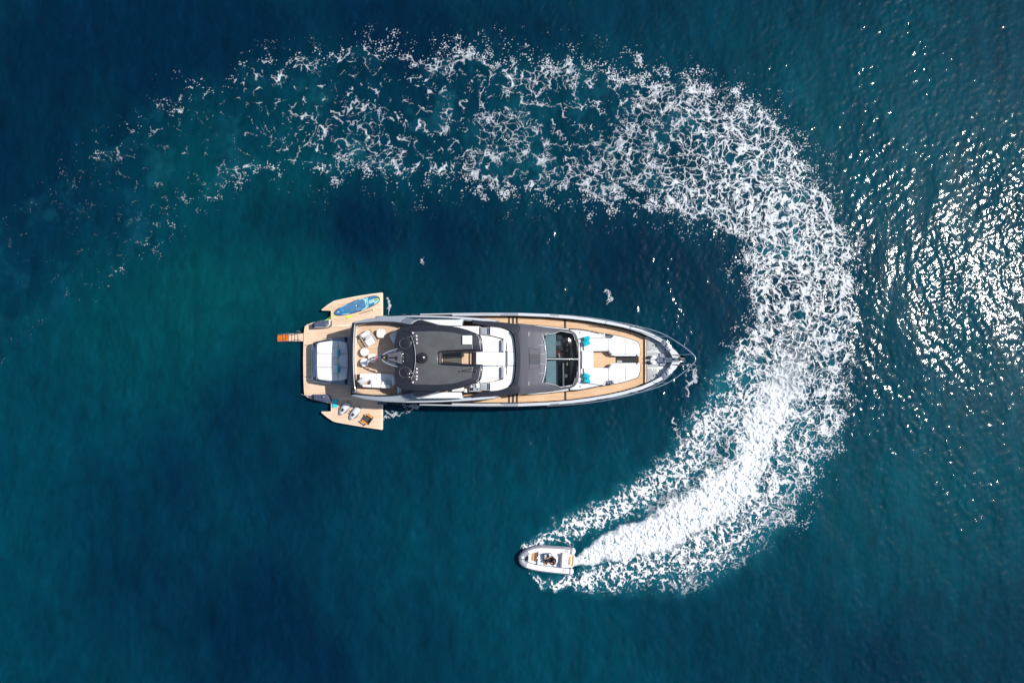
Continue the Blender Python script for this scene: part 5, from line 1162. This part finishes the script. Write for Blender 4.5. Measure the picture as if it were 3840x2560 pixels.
# ---- turquoise towel, folded
tw = empty('towel', at(*ZG(830, 490), zt), 'folded turquoise towel on the lower terrace beside the notch', 'towel')
for k, z in enumerate((.045, .09)):
    prism('fold', round_poly([p + Vector((.008 * k, -.006 * k, 0)) for p in pts(ZG, [(786, 408), (888, 406), (884, 568), (778, 578)], zt + z)], .03), zt + z - .044, mat('turquoise_towel', (.05, .55, .60), .95, var=.10, scale=8, bump=.5, bscale=60), tw, bevel=.018)
prism('hem', pts(ZG, [(783, 478), (886, 474), (886, 484), (783, 488)], zt + .094), zt + .085, mat('turquoise_dark', (.03, .38, .44), .95), tw)
# ---- two underwater scooters
M_SCO = mat('scooter_white', (.62, .64, .66), .3, var=.05, coat=.5); M_SCN = mat('scooter_grey', (.30, .34, .40), .35, coat=.4)
def scooter(u, v, label):
    o, a, W = frame_at(ZJ, u, v, zt, -440, 560)      # +x towards the nose
    e = empty('underwater_scooter', o, label, 'scooter', 'underwater scooters on the lower terrace', a)
    xs = [-.50, -.46, -.38, -.22, 0, .22, .38, .48, .54, .56]; ws = [.10, .17, .22, .245, .235, .20, .155, .11, .06, .01]; hs = [.12, .20, .26, .30, .29, .25, .20, .15, .10, .04]
    def body(name, k0, k1, grow, z0, m, cut=0.):
        bm = bmesh.new(); R = []
        for i in range(k0, k1):
            ring = []
            for t in np.linspace(-.12 + cut, math.pi + .12 - cut, 15):
                ring.append(bm.verts.new(W(xs[i], (ws[i] + grow) * math.cos(t), max(z0, z0 + (hs[i] + grow) * math.sin(t)))))
            R.append(ring)
        for p_, q_ in zip(R[:-1], R[1:]):
            for k in range(14): bm.faces.new((p_[k], p_[k + 1], q_[k + 1], q_[k]))
        bm.faces.new(R[0]); bm.faces.new(R[-1][::-1])
        return finish(bm, name, m, e, True, 50)
    body('bumper', 0, 10, .012, 0, M_DARK, 0.); body('hull_shell', 0, 10, .016, .035, M_SCN, .28); body('top_shell', 1, 7, .024, .04, M_SCO, .55)
    def top(name, L, zz, m): return prism(name, [W(x, y, zz) for x, y in L], zt + zz - .05, m, e, bevel=.012)
    top('spine', [(-.28, .10), (.20, .095), (.30, .04), (.30, -.04), (.20, -.095), (-.28, -.10)], .345, M_SCO)
    top('display', [(.02, .075), (.16, .085), (.25, .05), (.25, -.05), (.16, -.085), (.02, -.075)], .358, M_BLACK)
    p = W(.05, .02, .36); lathe('button', [(.0, .0), (.025, .0), (.02, .015), (.0, .018)], p, M_CHROME, e, 10)
    p = W(-.16, 0, .345); lathe('fill_cap', [(.0, .0), (.022, .0), (.02, .012), (.0, .014)], p, M_DARK, e, 10)
    for s in (1, -1): tube_obj('handle', [W(-.10, s * .235, .16), W(.02, s * .275, .20), W(.16, s * .25, .20), W(.26, s * .19, .16)], .024, M_DARK, e)
    lathe('thruster', [(.0, .0), (.06, .0), (.06, .07), (.0, .07)], W(-.47, 0, .08), M_DARK, e, 12)
scooter(640, 600, 'silver underwater scooter with its tail in shade, nearer the towel')
scooter(1390, 950, 'silver underwater scooter wholly in the sun, nearer the folding chair')
# ---- folding deck chair with orange arms
o, a, W = frame_at(ZK, 1010, 720, zt, 420, 300)     # +x runs along the arms
dc = empty('folding_chair', o, 'dark folding deck chair with two orange armrests on the lower terrace', 'chair', None, a)
M_SLING = mat('charcoal_sling', (.05, .05, .055), .8, var=.15, scale=10); M_CFR = mat('dark_wood_frame', (.05, .022, .014), .5)
box('seat', W(.0, 0, .36), (.46, .46, .03), M_SLING, dc, a, ry(6))
box('backrest', W(.27, 0, .56), (.05, .48, .34), M_SLING, dc, a, ry(14))
for s in (1, -1):
    box('armrest', W(0, s * .27, .52), (.46, .09, .03), M_ORANGE, dc, a)
    for x in (-.21, .22): box('leg', W(x, s * .27, .25), (.035, .03, .50), M_CFR, dc, a)
    box('side_rail', W(0, s * .27, .05), (.50, .03, .03), M_CFR, dc, a)
    box('back_post', W(.28, s * .25, .52), (.03, .03, .46), M_CFR, dc, a, ry(14))
tube_obj('cross_brace', [W(-.2, -.26, .06), W(-.2, .26, .34)], .014, M_CFR, dc); tube_obj('cross_brace', [W(.2, .26, .06), W(.2, -.26, .34)], .014, M_CFR, dc)

# ------------------------------------------------------------------ the tender, under way
tender = empty('tender_boat', at(*ZE(880, 690), 0), 'small white rigid inflatable tender with grey tubes, speeding ahead of its foam wake', 'boat')
M_TUBE = mat('grey_tube', (.27, .28, .32), .45, var=.05); M_TPAD = mat('white_tube_pad', (.80, .79, .80), .5, var=.03); M_TAN = mat('tan_pad', (.55, .30, .10), .6, var=.12, scale=8); M_TDK = mat('brown_pad', (.20, .085, .025), .6)
zt0, rt = .28, .215
port = [(1455, 500), (1300, 478), (1100, 462), (900, 452), (720, 450), (600, 468), (500, 500), (420, 545), (360, 600), (330, 650), (335, 705), (365, 760), (440, 805), (560, 845), (720, 875), (900, 900), (1100, 922), (1300, 940), (1415, 946)]
tp_ = catmull([at(*ZE(u, v), zt0 + .10 * (1 - (u - 330) / 1150.)) for u, v in port], 4)
tb = tube_obj('inflatable_tube', tp_, rt, M_TUBE, tender, 18)
for (c, d) in (((1480, 503), (1.0, -.06)), ((1438, 948), (1.0, -.06))):
    p = at(*ZE(*c), zt0); bm = bmesh.new(); q = Vector((d[0], d[1], 0))
    add_tube(bm, [p - q * .10, p - q * .04, p + q * .04, p + q * .10, p + q * .12], [.225, .228, .20, .10, .02], 16); finish(bm, 'end_cone', M_TPAD, tb, True)
def shell(name, idx, r, a0, a1, m, side):
    """a pad wrapped over part of the tube; angles from straight up towards the boat's middle"""
    bm = bmesh.new(); P = tp_[idx[0]:idx[1]]; R = []; c0 = at(*ZE(900, 690), 0)
    for i, p in enumerate(P):
        t = (P[min(i + 1, len(P) - 1)] - P[max(i - 1, 0)]).normalized()
        n = Vector((-t.y, t.x, 0)).normalized()
        if n.dot(c0 - p) < 0: n = -n
        R.append([bm.verts.new(p + (n * math.sin(k) + Vector((0, 0, math.cos(k)))) * r) for k in np.linspace(math.radians(a0), math.radians(a1), 8)])
    for p_, q_ in zip(R[:-1], R[1:]):
        for k in range(7): bm.faces.new((p_[k], p_[k + 1], q_[k + 1], q_[k]))
    return finish(bm, name, m, tb, True)
shell('tube_pad', (2, 26), rt + .012, -18, 85, M_TPAD, 1); shell('tube_pad', (48, 71), rt + .012, -30, 60, M_TPAD, -1)
shell('rubbing_band', (0, 73), rt + .014, -95, -72, mat('light_band', (.55, .55, .58), .5), 1)
for (L) in ([(965, 476), (1150, 488), (1300, 496)], [(920, 902), (1100, 916), (1240, 930)], [(730, 463), (792, 465)], [(505, 482), (560, 476)], [(685, 878), (745, 884)], [(465, 830), (520, 842)]):
    tube_obj('grab_line', [at(*ZE(u, v), zt0 + rt + .085) for u, v in L], .012, M_GREY, tb, 6)
for L in ([(1300, 486), (1345, 480), (1345, 530), (1300, 520)], [(1250, 915), (1300, 918), (1298, 955), (1246, 948)]):
    q = pts(ZE, L, zt0 + rt + .06); bm = bmesh.new(); add_tube(bm, q + [q[0]], .012, 6, False); finish(bm, 'cleat_loop', M_DARK, tb)
# hull and inner moulding
hl = [(430, 590), (520, 548), (700, 528), (1060, 545), (1390, 570), (1480, 590), (1502, 640), (1492, 740), (1465, 860), (1340, 872), (1040, 850), (820, 815), (650, 792), (500, 760), (430, 715), (405, 650)]
frustum('hull', pts(ZE, hl, .36), [Vector((p.x, p.y + (at(*ZE(880, 690), 0).y - p.y) * .45, -.25)) for p in pts(ZE, hl, .36)], M_GEL, tender, .02)
prism('bow_locker', round_poly(pts(ZE, [(408, 600), (440, 565), (470, 585), (478, 650), (462, 705), (425, 728), (402, 690)], .50), .03), .3, M_BLACK, tender, bevel=.02)
prism('bow_step', round_poly(pts(ZE, [(470, 560), (560, 535), (680, 522), (664, 780), (560, 765), (470, 740), (480, 650)], .46), .03), .3, M_GEL, tender, bevel=.02)
prism('bow_pad', round_poly(pts(ZE, [(560, 548), (618, 534), (600, 716), (546, 702)], .50), .02), .4, M_TAN, tender, bevel=.01)
prism('bow_pad', round_poly(pts(ZE, [(622, 535), (672, 530), (655, 735), (604, 728)], .495), .02), .3, M_TDK, tender, bevel=.01)
tube_obj('grab_rail', catmull(pts(ZE, [(672, 660), (650, 625), (632, 632), (640, 650)], .56), 3), .012, M_CHROME, tender, 6)
prism('sole_gap', pts(ZE, [(672, 528), (694, 512), (676, 800), (654, 790)], .40), .3, M_DARK, tender)
con = prism('console', round_poly(pts(ZE, [(698, 516), (860, 524), (1062, 540), (1060, 640), (1050, 830), (1000, 822), (820, 820), (672, 800)], .62), .04), .3, M_GEL, tender, bevel=.03)
prism('footwell', pts(ZE, [(950, 640), (1042, 640), (1032, 772), (948, 765)], .628), .5, M_TDK, con)
prism('side_deck', round_poly(pts(ZE, [(816, 826), (1040, 836), (1036, 860), (816, 842)], .44), .01), .3, M_GREY, tender)
prism('side_seat', round_poly(pts(ZE, [(826, 742), (906, 738), (902, 795), (880, 808), (845, 806), (824, 790)], .72), .04), .6, M_TAN, con, bevel=.02)
prism('seat_back', round_poly(pts(ZE, [(836, 706), (916, 704), (910, 742), (840, 746)], .86), .03), .6, M_BLACK, con, bevel=.02)
hs_ = prism('helm_console', round_poly(pts(ZE, [(818, 566), (940, 562), (936, 690), (822, 700)], .98), .03), .6, M_SLATE, con, bevel=.02)
prism('console_top', pts(ZE, [(836, 585), (878, 583), (874, 675), (838, 676)], 1.0), .95, M_PALE, hs_)
prism('console_screen', pts(ZE, [(884, 580), (924, 578), (920, 672), (880, 676)], 1.02), .95, M_BLACK, hs_)
prism('fuel_hatch', round_poly(pts(ZE, [(790, 690), (825, 672), (830, 700), (800, 718)], .70), .02), .6, M_SLATE, con)
tube_obj('windscreen_bar', catmull(pts(ZE, [(760, 602), (790, 588), (815, 572), (830, 562)], 1.02), 3), .018, M_DARK, con, 6)
o_ = at(*ZE(962, 600), 1.02); st = math.radians(0)
bm = bmesh.new()
ring = [Vector((o_.x + .09 * math.sin(k), o_.y + .17 * math.cos(k), 1.00 + .14 * math.sin(k))) for k in np.linspace(0, 2 * math.pi, 21)]
add_tube(bm, ring, .018, 6, False)
for k in (0, 7, 14): add_tube(bm, [ring[k], Vector((o_.x, o_.y, 1.0))], .012, 5)
finish(bm, 'steering_wheel', M_DARK, con, True)
prism('helm_seat', round_poly(pts(ZE, [(1010, 610), (1120, 605), (1130, 640), (1120, 760), (1010, 765)], .80), .05), .5, M_GEL, con, bevel=.04)
prism('aft_bench', round_poly(pts(ZE, [(1064, 545), (1190, 555), (1160, 862), (1046, 850)], .56), .04), .3, M_GEL, tender, bevel=.03)
frustum('bench_back', round_poly(pts(ZE, [(1190, 565), (1222, 560), (1200, 868), (1165, 860)], .88), .03), round_poly(pts(ZE, [(1180, 565), (1226, 560), (1204, 868), (1155, 860)], .4), .03), mat('grey_vinyl', (.14, .15, .16), .6), tender, .02)
prism('engine_cover', round_poly(pts(ZE, [(1228, 562), (1395, 572), (1440, 585), (1500, 600), (1505, 640), (1490, 780), (1468, 858), (1400, 866), (1206, 868)], .60), .04), .3, M_GEL, tender, bevel=.03)
prism('stern_pad', round_poly(pts(ZE, [(1372, 614), (1420, 612), (1416, 700), (1402, 806), (1356, 808), (1366, 700)], .625), .02), .55, M_TAN, tender, bevel=.008)
prism('stern_pad', round_poly(pts(ZE, [(1448, 592), (1488, 600), (1492, 650), (1478, 770), (1462, 838), (1430, 836), (1444, 720)], .625), .02), .55, M_TAN, tender, bevel=.008)
p = at(*ZE(1325, 712), .61); lathe('filler_cap', [(.0, .0), (.03, .0), (.03, .015), (.0, .018)], (p.x, p.y, .602), M_DARK, tender, 10)
p = at(*ZE(355, 650), .75); lathe('bow_eye', [(.0, .0), (.10, .0), (.09, .03), (.0, .04)], (p.x, p.y, zt0 + .34), M_TPAD, tender, 14)
tube_obj('bow_line', [at(*ZE(405, 678), .70), at(*ZE(340, 678), .80), at(*ZE(270, 676), .62), at(*ZE(240, 672), .45)], .014, M_DARK, tender, 6)
# brand lettering on the tube, small pale capitals
fc = bpy.data.curves.new('tube_lettering', 'FONT'); fc.body = 'WILLIAMS'; fc.size = .085; fc.extrude = .002; fc.align_x = 'CENTER'
to = bpy.data.objects.new('tube_lettering', fc); COL.objects.link(to)
bpy.context.view_layer.update()
me = bpy.data.meshes.new_from_object(to.evaluated_get(bpy.context.evaluated_depsgraph_get())); bpy.data.objects.remove(to)
p = at(*ZE(1320, 444), zt0 + .19); dcol = (at(*ZE(1415, 448), .6) - at(*ZE(1225, 436), .6)); an_ = math.atan2(dcol.y, dcol.x)
me.transform(Matrix.Translation((p.x, p.y, zt0 + .222)) @ Matrix.Rotation(an_, 4, 'Z') @ Matrix.Rotation(math.radians(-24), 4, 'X'))
link('lettering', me, mat('pale_print', (.70, .70, .72), .6), tb)

# ------------------------------------------------------------------ the person at the tender's wheel
def person():
    o = at(*ZE(1066, 690), .82)          # hips on the helm seat
    e = empty('person', (o.x, o.y, .80), 'person in dark top seated at the wheel of the small tender, arms forward', 'person')
    fw = Vector((-1, .075, 0)).normalized(); lf = Vector((-fw.y, fw.x, 0))      # facing the bow; lf = the boat's port side
    if lf.y > 0: pass
    def L(f, s, z): return Vector((o.x, o.y, 0)) + fw * f + lf * s + Vector((0, 0, z))
    J = {}; V = []; E = []; Rr = []
    def j(name, p, r, par=None):
        J[name] = len(V); V.append(p); Rr.append(r)
        if par: E.append((J[par], J[name]))
    j('pelvis', L(.02, 0, .94), .155); j('waist', L(.03, 0, 1.10), .14, 'pelvis'); j('chest', L(.07, 0, 1.28), .165, 'waist'); j('upper', L(.10, 0, 1.40), .14, 'chest'); j('neck', L(.12, 0, 1.48), .06, 'upper'); j('skull', L(.15, 0, 1.56), .062, 'neck')
    for s, n in ((1, 'l'), (-1, 'r')):
        j('sh' + n, L(.09, s * .17, 1.385), .075, 'upper'); j('ua' + n, L(.16, s * .25, 1.25), .055, 'sh' + n); j('el' + n, L(.26, s * .25, 1.12), .045, 'ua' + n); j('fa' + n, L(.40, s * .19, 1.10), .038, 'el' + n); j('wr' + n, L(.50, s * .13, 1.09), .030, 'fa' + n); j('pa' + n, L(.56, s * .125, 1.09), .036, 'wr' + n)
        for q, (dy, ln) in enumerate(((-.030, .065), (-.010, .080), (.010, .076), (.030, .060))):
            j('f%d%s' % (q, n), L(.595, s * .125 + dy, 1.10), .0095, 'pa' + n); j('g%d%s' % (q, n), L(.595 + ln * .5, s * .125 + dy, 1.075), .0085, 'f%d%s' % (q, n)); j('h%d%s' % (q, n), L(.585 + ln * .3, s * .125 + dy, 1.045), .007, 'g%d%s' % (q, n))
        j('t' + n, L(.565, s * .125 - s * .045, 1.085), .011, 'pa' + n); j('u' + n, L(.60, s * .125 - s * .058, 1.06), .009, 't' + n)
        j('th' + n, L(.16, s * .10, .93), .09, 'pelvis'); j('kn' + n, L(.46, s * .13, .92), .065, 'th' + n); j('sn' + n, L(.50, s * .13, .74), .052, 'kn' + n); j('an' + n, L(.47, s * .13, .56), .038, 'sn' + n); j('to' + n, L(.60, s * .14, .53), .035, 'an' + n)
    me = bpy.data.meshes.new('body'); me.from_pydata([tuple(v) for v in V], E, [])
    ob = bpy.data.objects.new('body_cage', me); COL.objects.link(ob)
    md = ob.modifiers.new('skin', 'SKIN'); md.use_smooth_shade = True
    for i, sv in enumerate(me.skin_vertices[0].data): sv.radius = (Rr[i], Rr[i]); sv.use_root = (i == 0)
    ss = ob.modifiers.new('sub', 'SUBSURF'); ss.levels = 1; ss.render_levels = 1
    bpy.context.view_layer.update()
    bme = bpy.data.meshes.new_from_object(ob.evaluated_get(bpy.context.evaluated_depsgraph_get())); bpy.data.objects.remove(ob)
    bme.materials.clear()
    skin = mat('skin', (.55, .25, .13), .55, var=.06, scale=9); shirt = mat('navy_shirt', (.018, .016, .022), .85, var=.3, scale=6); short = mat('dark_shorts', (.03, .03, .04), .9)
    b = link('body', bme, skin, e, True)
    bme.materials.append(shirt); bme.materials.append(short)
    inv = e.matrix_world.translation
    for pl in bme.polygons:
        c = pl.center + inv; d = c - L(0, 0, 0); f = d.dot(fw); s_ = abs(d.dot(lf))
        if c.z > 1.02 and c.z < 1.47 and s_ < .225 and f < .22: pl.material_index = 1
        elif c.z < 1.03 and f < .40 and c.z > .70: pl.material_index = 2
    # head with face, hair as its own shell
    hc = L(.165, 0, 1.65); bm = bmesh.new(); bmesh.ops.create_icosphere(bm, subdivisions=4, radius=1.)
    for v in bm.verts:
        x, y, z = v.co
        f_, s_, u_ = x * .098, y * .078, z * .118
        if z < -.2: f_ *= 1 - .12 * (-z - .2); s_ *= 1 - .35 * (-z - .2)
        if x > .6:
            f_ += .024 * math.exp(-((y / .17) ** 2 + ((z + .12) / .28) ** 2)) - .010 * (math.exp(-(((abs(y) - .38) / .16) ** 2 + ((z - .02) / .14) ** 2))) + .006 * math.exp(-((y / .32) ** 2 + ((z + .48) / .07) ** 2))
        if abs(y) > .9: s_ += math.copysign(.016 * math.exp(-(((z + .02) / .22) ** 2 + (x / .22) ** 2)), y)
        v.co = hc + fw * f_ + lf * s_ + Vector((0, 0, u_))
    h = finish(bm, 'head', skin, e, True, 180)
    bm = bmesh.new(); bmesh.ops.create_icosphere(bm, subdivisions=4, radius=1.)
    rr = random.Random(5)
    for v in bm.verts:
        x, y, z = v.co; k = 1 + .05 * math.sin(9 * x + 5 * y) * math.cos(8 * y - 3 * z)
        v.co = hc + fw * (x * .105 * k - .012) + lf * (y * .087 * k) + Vector((0, 0, z * .115 * k + .020))
    kill = [f for f in bm.faces if (lambda d: d.dot(fw) > .035 and d.z < .065 or d.z < -.05)(f.calc_center_median() - hc)]
    bmesh.ops.delete(bm, geom=kill, context='FACES')
    finish(bm, 'hair', mat('dark_hair', (.018, .011, .008), .6, bump=.5, bscale=80), h, True, 180)
    for s_ in (1, -1):
        bm = bmesh.new(); bmesh.ops.create_icosphere(bm, subdivisions=2, radius=.012, matrix=Matrix.Translation(hc + fw * .083 + lf * (s_ * .030) + Vector((0, 0, .003))))
        finish(bm, 'eye', M_BLACK, h, True, 180)
    bm = bmesh.new(); add_box(bm, hc + fw * .086 + Vector((0, 0, -.055)), (.012, .042, .010), math.atan2(fw.y, fw.x), None, .004); finish(bm, 'mouth', mat('lips', (.35, .10, .08), .5), h, True)
    return e
person()
